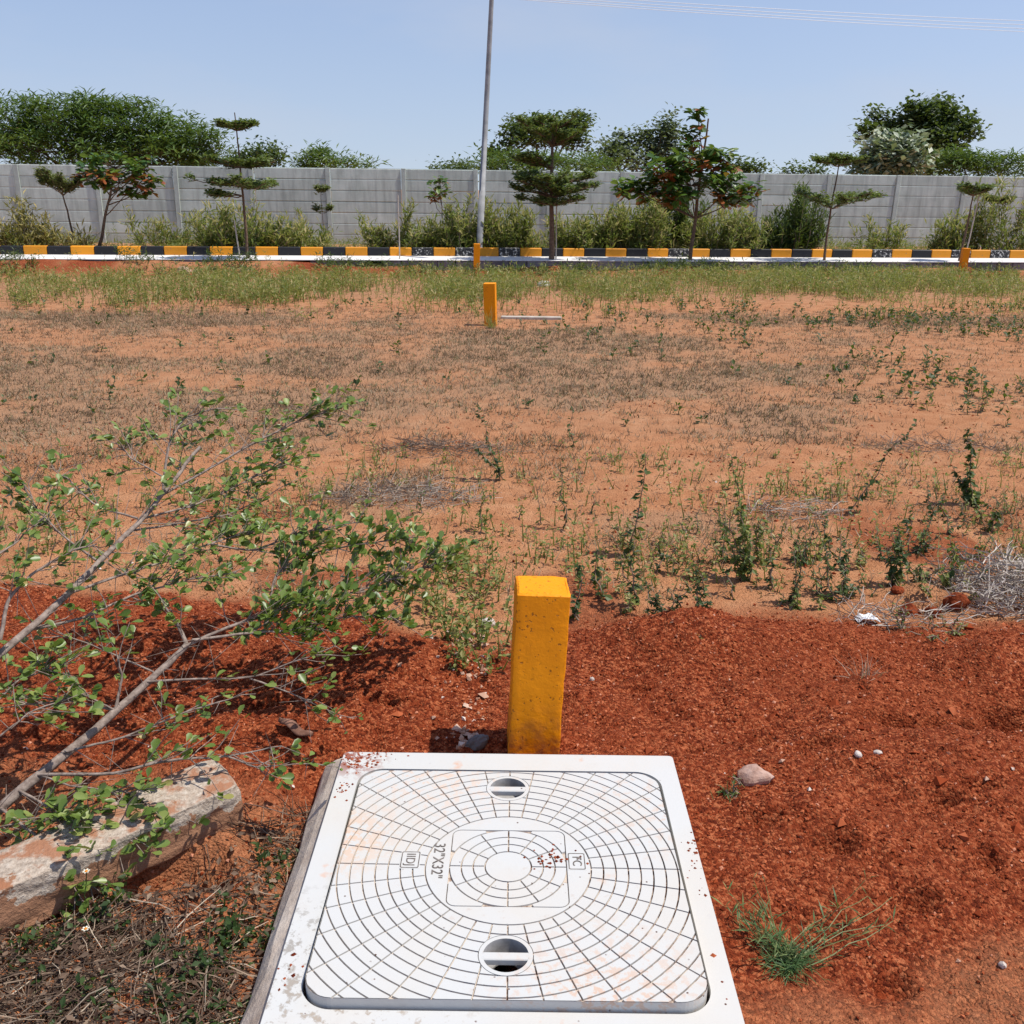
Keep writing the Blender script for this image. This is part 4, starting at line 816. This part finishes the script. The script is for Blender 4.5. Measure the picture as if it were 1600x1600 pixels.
# low green creeping weeds across the first field rows
b = Buf(); X = rng.uniform(-2.6, 3.4, 2600); Y = rng.uniform(3.7, 6.0, 2600); k = (Y > red_edge(X) + .05) & (rng.random(2600) < .15 + .85 * sstep(.46, .62, fbm(X, Y, .8, 3, 95)) * (1 - .7 * sstep(4.9, 5.4, Y)) * np.where(X > -1.2, 1, .6)); X, Y = X[k], Y[k]
herbs(b, X, Y, rng.uniform(.03, .15, len(X)), .022, 10, tmpl=LEAF4, tint=(.55, .3)); o = b.build('creeping_weeds', M_weed); tag(o, 'low green weeds spread along the first rows of the pale field', 'weeds', kind='stuff')

# ------------------------------------------------------------------ dry brush heaps
def brush(label, px, py, rx, ry, h, n, tint=.5, rad=.0022, green=0):
    q = at_z(px, py); x, y = q[:2]; z = float(gz(x, y)); o = empty('dry_brush', (x, y, z)); tag(o, label, 'brush', 'dry brush heaps'); b = Buf()
    for k in range(n):
        a = rng.uniform(0, 6.28); r0 = math.sqrt(rng.random()); p0 = np.array([math.cos(a) * rx * r0, math.sin(a) * ry * r0, 0]); zz = h * (1 - r0 * r0) * rng.random(); L = rng.uniform(.08, .28); az = rng.uniform(0, 6.28); p0[2] = zz + gz(x + p0[0], y + p0[1], False) - z
        p1 = p0 + np.array([math.cos(az) * L, math.sin(az) * L * .8, rng.uniform(-.03, .06)]); p1[2] = max(p1[2], float(gz(x + p1[0], y + p1[1], False)) - z + .003); Q = wander(p0, p1, 6, .008); t_ = np.clip(rng.normal(tint, .2), 0, 1); tube(b, Q, np.linspace(rad, rad * .5, 6), 3, t_, False)
        for s_ in range(2):
            i_ = rng.integers(1, 5); e = Q[i_] + rng.normal(0, .035, 3) + [0, 0, .012]; tube(b, np.array([Q[i_], e]), [rad * .7, rad * .4], 3, t_, False)
    tag(b.build('twigs', M_drytwig, o), kind='stuff')
brush('heap of grey dry twigs at the right edge beside the red soil', 1585, 935, .28, .26, .18, 330, .72, .003)
brush('flat tangle of dry twigs with pale stems left of the tall leaning weed', 635, 775, .42, .22, .07, 200, .45)
brush('dark matted dry weed patch just left of the tall leaning weed', 690, 700, .42, .2, .05, 160, .15)
brush('small dry weed tangle near the right field weeds', 1450, 700, .5, .2, .05, 90, .25)
brush('small dry twig tangle beyond the red heap at centre', 1235, 800, .3, .16, .05, 70, .55)
brush('dry stems lying at the edge of red soil near white plastic', 1400, 965, .22, .12, .05, 50, .7)

# ------------------------------------------------------------------ stones, clods, plastic
OCT = (np.array([[1, 0, 0], [0, 1, 0], [-1, 0, 0], [0, -1, 0], [0, 0, .8], [0, 0, -.6]], float), np.array([[0, 1, 4], [1, 2, 4], [2, 3, 4], [3, 0, 4], [1, 0, 5], [2, 1, 5], [3, 2, 5], [0, 3, 5]]))
def clods(n, xr, yr, smin, smax, mask, name, label, mat, rnd=(0, 1), power=2.5):
    X = rng.uniform(*xr, n); Y = rng.uniform(*yr, n); k = (rng.random(n) < mask(X, Y)) & ~((np.abs(X - MC[0]) < .50) & (np.abs(Y - MC[1]) < .485)); X, Y = X[k], Y[k]; k = len(X); s = smin + (smax - smin) * rng.random(k) ** power
    M = rotm(rng.uniform(0, 6.28, k), rng.normal(0, .5, k), rng.normal(0, .5, k)) * s[:, None, None] * rng.uniform(.6, 1.3, (k, 1, 3)); b = Buf(); b.inst(OCT[0], OCT[1], M, np.stack([X, Y, gz(X, Y) + s * .15], 1), rng.uniform(*rnd, k)); return tag(b.build(name, mat), label, 'soil', kind='stuff')
nearred = lambda x, y: red_at(x, y) * (.15 + .85 * sstep(1.65, 1.95, y)) * (np.abs(x) < y * .62 + .3)
clods(60000, (-2.6, 2.7), (1.3, 4.1), .002, .0075, nearred, 'soil_crumbs', 'fine red soil crumbs covering the near ground', M_clod, (0, .96))
clods(700, (-2.6, 2.7), (1.3, 4.1), .008, .026, lambda x, y: nearred(x, y) * sstep(.5, .62, fbm(x, y, .35, 2, 97)), 'soil_clods', 'larger red earth clods on the heaps', M_clod, (0, .75), 3)
clods(260, (-2.8, 2.8), (1.3, 5.5), .003, .011, lambda x, y: np.where(np.abs(x) < y * .62, 1, 0), 'gravel', 'small pale pebbles scattered on the near soil', M_pebble, (0, 1), 3)
clods(5200, (-4.5, 4.5), (4.0, 8.0), .003, .012, lambda x, y: np.where(np.abs(x) < y * .6, 1, 0) * sstep(.4, .6, fbm(x, y, .9, 3, 98)), 'field_crumbs', 'small dark crumbs of earth on the pale field', M_clod, (0, .7), 2.5)
X_, Y_ = [], []
for k in range(230):
    q = at_z(rng.normal(750, 32), rng.uniform(985, 1165)); X_.append(q[0]); Y_.append(q[1])
X_, Y_ = np.array(X_), np.array(Y_); k = (X_ < -.085) & (Y_ > 2.56); X_, Y_ = X_[k], Y_[k]; k = len(X_); s_ = .004 + .016 * rng.random(k) ** 2.5; b = Buf(); b.inst(OCT[0], OCT[1], rotm(rng.uniform(0, 6.28, k), rng.normal(0, .5, k), rng.normal(0, .5, k)) * s_[:, None, None] * rng.uniform(.5, 1.3, (k, 1, 3)), np.stack([X_, Y_, gz(X_, Y_) + s_ * .2], 1), rng.random(k) ** 1.8); tag(b.build('rubble', M_pebble), 'pale crumbled mortar and pebbles left of the near yellow post', 'rubble', kind='stuff')
def rock(label, px, py, size, mat, name='stone', seed=0, sub=3, amp=.35):
    q = at_z(px, py); x, y = q[:2]; bm = bmesh.new(); bmesh.ops.create_icosphere(bm, subdivisions=sub, radius=1)
    for v in bm.verts:
        c = v.co; n_ = fbm(np.array([c.x * 1.0 + seed + c.z * .7]), np.array([c.y * 1.0 - c.z * .6 + seed * 2.3]), .9, 3, seed)[0]; c *= 1 + (n_ - .5) * amp * 2; c.x = round(c.x * 3.2) / 3.2 * .5 + c.x * .5
    me = bpy.data.meshes.new(name); bm.to_mesh(me); bm.free(); me.materials.append(mat); o = bpy.data.objects.new(name, me); o.scale = size; o.location = (x, y, float(gz(x, y)) + size[2] * .35); o.rotation_euler = (.1, .15, seed); link(o); return tag(o, label, 'stone')
M_stone = plain('dusty_stone', (.30, .16, .11), (.52, .36, .29), 30, .9, .5, 60, .006)
M_stonew = plain('pale_stone', (.42, .34, .28), (.6, .53, .47), 30, .9, .4, 60, .004)
rock('brown angular stone on red soil right of the manhole cover', 1175, 1238, (.047, .034, .030), M_stone, seed=3)
M_earth = plain('red_earth_lump', (.10, .02, .009), (.30, .07, .026), 40, .95, .8, 70, .01, .05)
for k, (px, py, sz, lab) in enumerate(((1425, 948, (.05, .04, .034), 'leftmost red earth lump behind the white plastic scrap'), (1458, 958, (.038, .032, .026), 'red earth lump between two others left of the grey twigs'), (1492, 952, (.055, .045, .038), 'largest red earth lump just left of the grey twig heap'), (1400, 930, (.028, .024, .02), 'small red earth lump among weeds above the plastic scrap'))): rock(lab, px, py, sz, M_earth, 'earth_lump', 20 + k, 3, .5)
rock('small white pebble on red soil right of the brown stone, left one of two', 1336, 1212, (.013, .010, .008), M_stonew, 'pebble', 5, 2)
rock('small white pebble on red soil right of the brown stone, right one of two', 1366, 1211, (.012, .009, .007), M_stonew, 'pebble', 6, 2)
rock('small white pebble right of the near yellow post', 925, 1058, (.009, .009, .009), M_stonew, 'pebble', 7, 2)
rock('white pebble on the soil at lower right', 1563, 1522, (.010, .008, .008), M_stonew, 'pebble', 8, 2)
rock('pale stone among weeds just left of the near yellow post', 762, 975, (.035, .03, .025), M_stonew, 'stone', 9, 2)
rock('grey mortar lump in the post shadow behind the manhole frame', 745, 1158, (.045, .025, .028), M_grey, 'mortar_lump', 10, 3, .5)
rock('pale rubble piece near the road at left of second post', 850, 437, (.16, .12, .07), M_road, 'rubble', 11, 2); rock('pale rubble piece on the weeds at left below the kerb', 288, 421, (.18, .12, .08), M_stone, 'rubble', 12, 2)
rock('dark tilted concrete lump lying on the road at right', 1362, 397, (.20, .16, .14), M_grey, 'rubble', 13, 2); rock('grey concrete lump lying on the road right of broadleaf tree', 1166, 396, (.13, .12, .13), M_grey, 'rubble', 14, 2); rock('grey rubble heap on the road at far right edge', 1572, 402, (.30, .2, .14), M_grey, 'rubble', 15, 2)
# crumpled white plastic
q = at_z(1355, 972); bm = bmesh.new(); bmesh.ops.create_grid(bm, x_segments=16, y_segments=10, size=1)
for v in bm.verts: v.co = Vector((v.co.x * .062, v.co.y * .03, .028 * (1 - v.co.x ** 2) * fbm(np.array([v.co.x * 1.0]), np.array([v.co.y * 1.0]), .45, 3, 77)[0] * 1.6 + .012))
me = bpy.data.meshes.new('plastic_scrap'); bm.to_mesh(me); bm.free(); M_plas = plain('white_plastic', (.7, .7, .7), (.85, .85, .85), 20, .4, .3, 80, .004); me.materials.append(M_plas); o = bpy.data.objects.new('plastic_scrap', me); o.scale = (.75, .75, .8); o.location = (q[0], q[1], float(gz(q[0], q[1]))); sm = o.modifiers.new('thick', 'SOLIDIFY'); sm.thickness = .0015; link(o); tag(o, 'crumpled white plastic scrap at the back edge of the red soil', 'plastic')
# half buried white kerb piece beside second post
q = at_z(830, 500); b = Buf(); box(b, (0, 0, .0), (.8, .08, .06), R(-1), .5, .01); o = b.build('concrete_strip', M_stake); o.location = (q[0], q[1], float(gz(q[0], q[1])) + .01); tag(o, 'pale concrete strip lying in the weeds right of the middle post', 'concrete piece')
q = at_z(690, 410, Z_LOW); b = Buf(); box(b, (0, 0, .05), (1.5, .3, .14), R(4), .5, .015, .004); o = b.build('concrete_slab', M_road); o.location = (q[0] - .1, q[1] + .5, Z_LOW + .02); o.rotation_euler = (.05, .03, 0); tag(o, 'broken pale concrete slab lying by the road edging left of the far post', 'concrete piece')

# ------------------------------------------------------------------ old concrete block at left
m, t, p = nodes('weathered_block'); setp(p, .95, .1); n1 = noise_n(t, 9, 5, .65); n2 = noise_n(t, 70, 4, .7)
c1 = ramp(t, n2, [(.3, (.26, .20, .155)), (.55, (.47, .39, .31)), (.75, (.60, .53, .45))]); geo = t.nodes.new('ShaderNodeNewGeometry'); sz = t.nodes.new('ShaderNodeSeparateXYZ'); t.links.new(geo.outputs['Position'], sz.inputs[0])
mr = t.nodes.new('ShaderNodeMath'); mr.operation = 'MULTIPLY_ADD'; t.links.new(n1, mr.inputs[0]); mr.inputs[1].default_value = -.22; t.links.new(sz.outputs[2], mr.inputs[2])
c2 = mixc(t, ramp(t, mr.outputs[0], [(-.10, 1.0), (-.045, 0.0)]), c1, (.30, .155, .09))
nz_ = t.nodes.new('ShaderNodeSeparateXYZ'); t.links.new(geo.outputs['Normal'], nz_.inputs[0]); up = ramp(t, nz_.outputs[2], [(.6, 0.0), (.9, 1.0)]); so = mixc(t, 1.0, up, ramp(t, noise_n(t, 14, 4, .65), [(.46, 0.0), (.58, .9)]), 'MULTIPLY')
c3 = mixc(t, so, c2, (.34, .15, .08)); t.links.new(c3, p.inputs['Base Color']); bb = bump(t, p, n2, .7, .01); bump(t, p, n1, .4, .03, bb); M_block = m
A = at_z(-160, 1545, .02); B_ = at_z(384, 1288, .02); Lb = np.linalg.norm((B_ - A)[:2]); yaw = math.atan2(B_[1] - A[1], B_[0] - A[0])
bm = bmesh.new(); bmesh.ops.create_cube(bm, size=1); bmesh.ops.subdivide_edges(bm, edges=bm.edges, cuts=23, use_grid_fill=True)
for v in bm.verts:
    c = v.co; x, y, z = (c.x + .5) * Lb, (c.y + .5) * .16, (c.z + .5) * .125
    e = min(x, Lb - x) ; k = fbm(np.array([x + z * 1.7]), np.array([y + z * 2.1]), .10, 4, 101)[0] - .5; k2 = fbm(np.array([x - z * 1.3]), np.array([y - z * 1.9]), .05, 3, 102)[0] - .5
    rx_ = max(0, .035 - min(x, Lb - x)) ; ry_ = max(0, .028 - min(y, .16 - y)); rz_ = max(0, .028 - min(z, .125 - z))
    sh = (rx_ * ry_ + ry_ * rz_ + rx_ * rz_) * 14
    z += k * .016 * (z > .05) - sh * .16 * (z > .07); y += k2 * .018 + sh * (1 if y < .08 else -1) * .16 + k * .006; x += k * .03 - sh * (1 if x > Lb / 2 else -1) * .16
    v.co = (x, y, z)
me = bpy.data.meshes.new('concrete_block'); bm.to_mesh(me); bm.free(); me.materials.append(M_block); me.polygons.foreach_set('use_smooth', np.ones(len(me.polygons), bool))
blk = bpy.data.objects.new('concrete_block', me); blk.location = (A[0], A[1], .012); blk.rotation_euler = (0, R(-1.0), yaw); link(blk); tag(blk, 'old weathered concrete beam caked with red soil lying at lower left', 'concrete beam')

# ------------------------------------------------------------------ leaning sapling at left
sap = empty('leaning_sapling', at_z(-60, 1330)); tag(sap, 'sprawling green leaved sapling leaning in from the left edge', 'sapling'); S0 = np.array(sap.location)
lb = Buf(); tips = []
def P3(l): return np.array([at_y(*a) for a in l])
def smooth(P, n):
    t_ = np.linspace(0, len(P) - 1, n); i_ = np.clip(t_.astype(int), 0, len(P) - 2); f = (t_ - i_)[:, None]; Q = P[i_] * (1 - f) + P[i_ + 1] * f
    for _ in range(2): Q[1:-1] = (Q[:-2] + 2 * Q[1:-1] + Q[2:]) / 4
    return Q
stems = [ # polylines (photo x, photo y, distance), thickness at start / end, leafiness
    ([(-120, 1380, 1.9), (0, 1258, 2.05), (95, 1180, 2.18), (180, 1110, 2.33), (260, 1040, 2.48), (292, 1008, 2.55)], .0155, .009, 0),
    ([(-120, 1120, 2.1), (0, 1022, 2.3), (100, 930, 2.5), (150, 875, 2.65), (215, 810, 2.82), (262, 750, 3.0), (305, 700, 3.12)], .0115, .006, .15),
    ([(255, 765, 2.97), (262, 700, 3.05), (285, 655, 3.15), (330, 640, 3.25)], .005, .002, 1), ([(250, 775, 2.95), (330, 730, 3.1), (400, 690, 3.2), (470, 660, 3.3), (530, 640, 3.4)], .005, .002, .9),
    ([(215, 812, 2.82), (300, 790, 3.0), (370, 760, 3.1), (430, 725, 3.2)], .004, .0015, .9), ([(200, 830, 2.8), (270, 820, 2.95), (350, 805, 3.05), (420, 770, 3.15)], .004, .0015, .8),
    ([(100, 930, 2.5), (180, 900, 2.62), (250, 880, 2.72), (330, 850, 2.85), (400, 830, 2.95)], .005, .002, 1.2), ([(40, 985, 2.4), (130, 965, 2.5), (200, 930, 2.6), (280, 905, 2.7), (370, 890, 2.8)], .005, .002, .7),
    ([(292, 1008, 2.55), (280, 975, 2.6), (262, 945, 2.62)], .007, .003, .6), ([(285, 1012, 2.53), (340, 985, 2.62), (420, 955, 2.75), (520, 930, 2.9), (600, 905, 3.0), (690, 870, 3.1)], .006, .002, 1.9),
    ([(300, 1000, 2.55), (380, 990, 2.65), (460, 985, 2.72), (540, 965, 2.8), (610, 965, 2.85)], .005, .002, 1.6), ([(420, 955, 2.75), (430, 900, 2.85), (470, 870, 2.92), (560, 850, 3.0), (640, 840, 3.1)], .004, .0015, 1.7), ([(330, 850, 2.85), (400, 860, 2.9), (470, 830, 3.0), (540, 820, 3.05)], .004, .0015, 1.1),
    ([(150, 875, 2.65), (100, 840, 2.7), (60, 800, 2.75), (50, 760, 2.8)], .004, .0015, .7), ([(0, 1000, 2.33), (12, 930, 2.4), (50, 890, 2.45), (110, 855, 2.5), (140, 850, 2.55)], .006, .002, .7), ([(215, 810, 2.82), (150, 790, 2.85), (110, 750, 2.9), (85, 735, 2.95)], .004, .0015, .6),
    ([(260, 748, 3.0), (210, 720, 3.02), (180, 690, 3.05)], .003, .0015, .6), ([(180, 1110, 2.33), (195, 1060, 2.38), (190, 1020, 2.4)], .005, .002, .3), ([(180, 1110, 2.33), (110, 1095, 2.3), (40, 1100, 2.25), (0, 1085, 2.22)], .004, .002, .6), ([(230, 1065, 2.42), (310, 1060, 2.45), (390, 1060, 2.5), (470, 1030, 2.55), (520, 1010, 2.6)], .004, .0015, .35),
    ([(100, 1175, 2.18), (200, 1150, 2.25), (300, 1110, 2.3), (380, 1085, 2.35)], .004, .0015, .3), ([(180, 1110, 2.33), (130, 1085, 2.3), (90, 1060, 2.3)], .003, .0015, .8), ([(60, 1210, 2.12), (180, 1210, 2.12), (270, 1185, 2.15), (350, 1180, 2.2), (440, 1165, 2.25)], .005, .0018, .35),
    ([(350, 1180, 2.2), (400, 1200, 2.18), (480, 1190, 2.2)], .003, .0012, .5), ([(30, 1235, 2.08), (90, 1270, 2.02), (150, 1290, 2.0), (210, 1300, 1.98)], .004, .0015, 1.2), ([(0, 1262, 2.04), (60, 1310, 1.95), (100, 1350, 1.9), (140, 1390, 1.87)], .004, .0015, 1.1), ([(-40, 1300, 2.0), (10, 1350, 1.92), (30, 1400, 1.86), (60, 1440, 1.83)], .004, .0015, 1.1),
    ([(60, 1210, 2.12), (110, 1230, 2.1), (190, 1235, 2.1), (240, 1260, 2.06)], .003, .0015, .9), ([(-30, 1120, 2.2), (30, 1060, 2.3), (80, 1040, 2.33)], .004, .0015, .9), ([(0, 1150, 2.15), (50, 1110, 2.2), (110, 1090, 2.25)], .003, .0015, .8), ([(-60, 1330, 1.98), (0, 1290, 2.0), (80, 1280, 2.0)], .004, .0015, .9), ([(390, 1060, 2.5), (450, 1080, 2.5), (490, 1100, 2.5), (560, 1125, 2.5)], .003, .0012, .4), ([(-60, 900, 2.45), (20, 850, 2.6), (60, 810, 2.7)], .004, .0015, .7), ([(240, 1050, 2.45), (130, 1000, 2.45), (60, 985, 2.45)], .003, .0012, .3)]
for pl, r0, r1, leafy in stems:
    P = P3(pl) - S0; Q = smooth(P, 5 * len(pl)); Q = Q + np.cumsum(rng.normal(0, .0025, Q.shape), 0) * np.linspace(0, 1, len(Q))[:, None] ** .5 * .6; tube(lb, Q, np.linspace(r0, r1, len(Q)), 7 if r0 > .006 else 5, .5)
    L = np.linalg.norm(np.diff(P, axis=0), axis=1).sum()
    for k in range(int(L * leafy * 58) + (2 if leafy else 0)):        # side twigs
        i_ = rng.integers(len(Q) // 4, len(Q)); a = Q[i_]; d = Q[min(i_ + 1, len(Q) - 1)] - Q[max(i_ - 1, 0)]; d /= np.linalg.norm(d) + 1e-9; d = d + rng.normal(0, .65, 3) + [0, 0, .15]; d /= np.linalg.norm(d); tl = rng.uniform(.03, .16) if leafy > .25 else rng.uniform(.08, .2)
        e = a + d * tl; tube(lb, wander(a, e, 4, .004), np.linspace(.0018, .0010, 4), 4, .5, False); tips.append((e, d, leafy)); 
        if tl > .08: tips.append((a + d * tl * .55, d, leafy))
    for k in range(int(L * 22)):                                        # bare twiglets
        i_ = rng.integers(1, len(Q)); e = Q[i_] + rng.normal(0, .05, 3); tube(lb, np.array([Q[i_], e]), [.0015, .0007], 3, .5, False)
lb.build('branches', M_twig, sap, True)
cand = []
for e, d, leafy in tips:
    nl = rng.integers(3, 7) if leafy > .5 else rng.integers(1, 5); az = math.atan2(-d[0], d[1])
    for k in range(nl):
        dn = leafy > 1.5; cand.append((e + rng.normal(0, .004, 3), az + rng.normal(0, .9), rng.uniform(.1, 1.15) if dn else rng.uniform(-.35, .85), rng.normal(0, .5), rng.uniform(.022, .041) if dn else rng.uniform(.018, .042), np.clip(rng.normal(.45, .25), 0, 1)))
LB = (LEAFO[0] * np.array([1.05, 1, 1.2]), LEAFO[1])
order = sorted(range(len(cand)), key=lambda i_: -cand[i_][4] / (cand[i_][0][1] + S0[1])); vis = []
for i_ in order:
    w_ = cand[i_][0] + S0
    if w_[0] > -.545 * w_[1]: vis.append(i_)
single = set(vis[:300]); variants = []
for k in range(8):
    bb_ = Buf(); bb_.add(LB[0] * np.array([rng.uniform(.85, 1.15), 1, rng.uniform(.5, 2.2)]), LB[1], k / 7.5); variants.append(bb_.mesh('leaf', M_sap, True))
rest = Buf()
for i_, (pos, yw, pt, rl, s, rn) in enumerate(cand):
    Mx = rotm(np.array([yw]), np.array([pt]), np.array([rl]))[0]
    if i_ in single:
        o = bpy.data.objects.new('leaf', variants[min(7, int(rn * 8))]); mw = Matrix(Mx.tolist()).to_4x4(); o.rotation_euler = mw.to_euler(); o.location = pos; o.scale = (s, s, s); link(o, sap)
    else: rest.inst(LB[0], LB[1], (Mx * s)[None], pos[None], np.array([rn]))
if rest.n: tag(rest.build('foliage', M_sap, sap, True), kind='stuff')

# ------------------------------------------------------------------ litter, tuft and small plants near the cover
b = Buf()
for k in range(3600):
    px, py = rng.uniform(-60, 500), rng.uniform(1230, 1640)
    if px > 520 - (py - 1170) * .29: continue
    q = at_z(px, py, -.02); x, y = q[0], q[1]
    if abs(x - MC[0]) < .53 and abs(y - MC[1]) < .5: continue
    if rng.random() > .25 + .9 * sstep(.40, .58, fbm(np.array([x]), np.array([y]), .25, 3, 111)[0]) * (1 if px > 60 else .7): continue
    if px < 380 - (py - 1290) * 1.9 + 40 and py < 1480: continue
    z = float(gz(x, y, False)) + rng.uniform(.002, .03); L = rng.uniform(.03, .16); az = rng.uniform(0, 6.28); e = np.array([x + math.cos(az) * L, y + math.sin(az) * L * .9, 0]); e[2] = float(gz(e[0], e[1], False)) + rng.uniform(.004, .04)
    tube(b, wander((x, y, z), e, 4, .005), np.linspace(.0016, .0007, 4), 3, np.clip(rng.normal(.28, .3), 0, .95), False)
o = b.build('dry_stems', M_litter); tag(o, 'tangle of dry stems and straw left of the manhole cover', 'litter', kind='stuff')
b = Buf(); X = []; Y = []
for k in range(3600):
    px, py = rng.uniform(-40, 480), rng.uniform(1240, 1640); q = at_z(px, py, -.02)
    if px > 500 - (py - 1170) * .29 or (px < 400 - (py - 1290) * 1.9 + 40 and py < 1480) or rng.random() > .55: continue
    X.append(q[0]); Y.append(q[1])
X, Y = np.array(X), np.array(Y); k = len(X); leaves_at(b, np.stack([X, Y, gz(X, Y, False) + rng.uniform(.004, .03, k)], 1), .017, LEAF4, (-.5, .5), rng.random(k) * .7, .5); o = b.build('dead_leaves', M_litter); tag(o, 'small dead leaves littering the ground left of the manhole cover', 'litter', kind='stuff')
b = Buf()
for (px, py, n_, sp) in ((380, 1470, 30, 34), (330, 1540, 30, 40), (170, 1440, 20, 26), (430, 1350, 12, 20), (60, 1500, 26, 50), (300, 1590, 24, 40), (420, 1580, 16, 20), (445, 1480, 8, 12), (120, 1590, 16, 40), (20, 1420, 16, 30), (440, 1425, 8, 14), (230, 1500, 14, 30)):
    for k in range(n_):
        q = at_z(px + rng.normal(0, sp), py + rng.normal(0, sp * .6), -.02)
        if abs(q[0] - MC[0]) < .51 and abs(q[1] - MC[1]) < .5: continue
        if rng.random() < .25: continue
        herbs(b, q[:1], q[1:2], np.array([rng.uniform(.015, .05)]), .018, 9, tmpl=LEAF4, tint=(.3, .22))
o = b.build('ground_weeds', M_herb); tag(o, 'small dark green creeping weeds among the dry litter at lower left', 'weeds', kind='stuff')
def daisy(px, py, z, label):
    q = at_z(px, py, z); o = empty('daisy', (q[0], q[1], float(gz(q[0], q[1], False)))); tag(o, label, 'flower', 'small daisies'); hz = z - o.location[2]; b = Buf(); tube(b, wander((0, 0, 0), (0, 0, hz), 5, .003), .0012, 4, .4); b.build('stem', M_herb, o); b = Buf(); k = 6
    b.inst(LEAFO[0], LEAFO[1], rotm(np.arange(k) * 6.283 / k, np.full(k, .25)) * .009, np.tile([0, 0, hz], (k, 1)), .5); b.build('petals', M_petal, o); b = Buf(); b.inst(OCT[0], OCT[1], np.eye(3)[None] * .0042, np.array([[0, 0, hz + .002]]), .5); b.build('flower_centre', M_post, o)
M_petal = leafmat('petal', [(0, (.8, .78, .6)), (1, (.8, .8, .7))], .2)
daisy(135, 1362, .14, 'small pale yellow daisy in front of the concrete beam'); daisy(134, 1452, .07, 'small pale yellow daisy below the concrete beam near the bottom left')
# grass tuft right of the cover
q = at_z(1232, 1505, .03); x, y = q[:2]; z = float(gz(x, y)); tuft = empty('grass_tuft', (x, y, z)); tag(tuft, 'spreading green grass tuft with long thin stems beside the manhole frame', 'grass tuft'); b = Buf(); k = 300
az = rng.uniform(0, 6.28, k); L = rng.uniform(.025, .085, k); M = rotm(az, rng.uniform(.0, .8, k), rng.normal(0, .5, k)) * L[:, None, None]; M[:, :, 0] *= (.045 / L)[:, None]
b.inst(BLADE[0], BLADE[1], M, np.stack([rng.normal(0, .022, k), rng.normal(0, .018, k), np.zeros(k)], 1), np.clip(rng.normal(.4, .25, k), 0, 1)); tag(b.build('blades', M_grass, tuft), kind='stuff'); b = Buf()
for k in range(26):
    t_ = at_y(rng.uniform(1130, 1200), rng.uniform(1370, 1480), y + rng.uniform(-.02, .16)) if k < 18 else at_y(rng.uniform(1290, 1420), rng.uniform(1370, 1500), y + rng.uniform(0, .2)); e = t_ - np.array([x, y, z]); e[2] = max(e[2], .03); Q = wander((rng.normal(0, .015), rng.normal(0, .015), 0), e, 7, .006); tube(b, Q, np.linspace(.0016, .0006, 7), 3, .8, False)
    P = Q[rng.integers(2, 7, 9)]; b.inst(LEAFN[0] * [.45, 1, 1], LEAFN[1], sc(rotm(rng.uniform(0, 6.28, 9), rng.uniform(0, 1, 9)), rng.uniform(.02, .05, 9)), P, rng.uniform(.2, .9, 9))
tag(b.build('stalks', M_grass, tuft), kind='stuff')
def small_tuft(label, px, py, n_, L0, L1, mat, rn):
    q = at_z(px, py); x, y = q[:2]; o = empty('grass_tuft', (x, y, float(gz(x, y)))); tag(o, label, 'grass tuft'); b = Buf(); L = rng.uniform(L0, L1, n_); M = rotm(rng.uniform(0, 6.28, n_), rng.uniform(.3, 1.4, n_), rng.normal(0, .4, n_)) * L[:, None, None]; M[:, :, 0] *= (.035 / L if L1 < .2 else .06 / L)[:, None]; b.inst(BLADE[0], BLADE[1], M, rng.normal(0, .02, (n_, 3)) * [1, 1, 0], rng.uniform(*rn, n_)); tag(b.build('blades', mat, o), kind='stuff')
small_tuft('small dry straw tuft on the red heap at right', 1345, 1068, 40, .05, .13, M_straw, (.4, 1)); small_tuft('tiny green grass sprig beside the brown stone', 1135, 1258, 24, .02, .05, M_grass, (.1, .6)); small_tuft('yellowish grass clump at the foot of the middle post', 766, 515, 90, .1, .34, M_weed, (.4, 1))
# curled dry bark scrap
q = at_z(462, 1160); b = Buf(); u, v = np.meshgrid(np.linspace(-1, 1, 9), np.linspace(-1, 1, 13)); wv = .022 * (1 - v ** 2 * .8); V = np.stack([u * wv * np.cos(v * .6) , v * .062, .012 + .014 * (1 - u ** 2) + .012 * v + .006 * np.sin(v * 5)], -1).reshape(-1, 3); i = (np.arange(12)[:, None] * 9 + np.arange(8)[None]).ravel(); b.add(V, np.stack([i, i + 1, i + 10, i + 9], 1)); M_bark = plain('dry_leaf', (.12, .055, .035), (.30, .16, .11), 30, .8, .4, 60, .004); o = b.build('dry_leaf', M_bark, None, True); sm = o.modifiers.new('thick', 'SOLIDIFY'); sm.thickness = .0015; o.location = (q[0], q[1], float(gz(q[0], q[1])) + .004); o.rotation_euler = (.1, .2, R(70)); tag(o, 'curled brown dry leaf lying on red soil above the concrete beam', 'leaf')
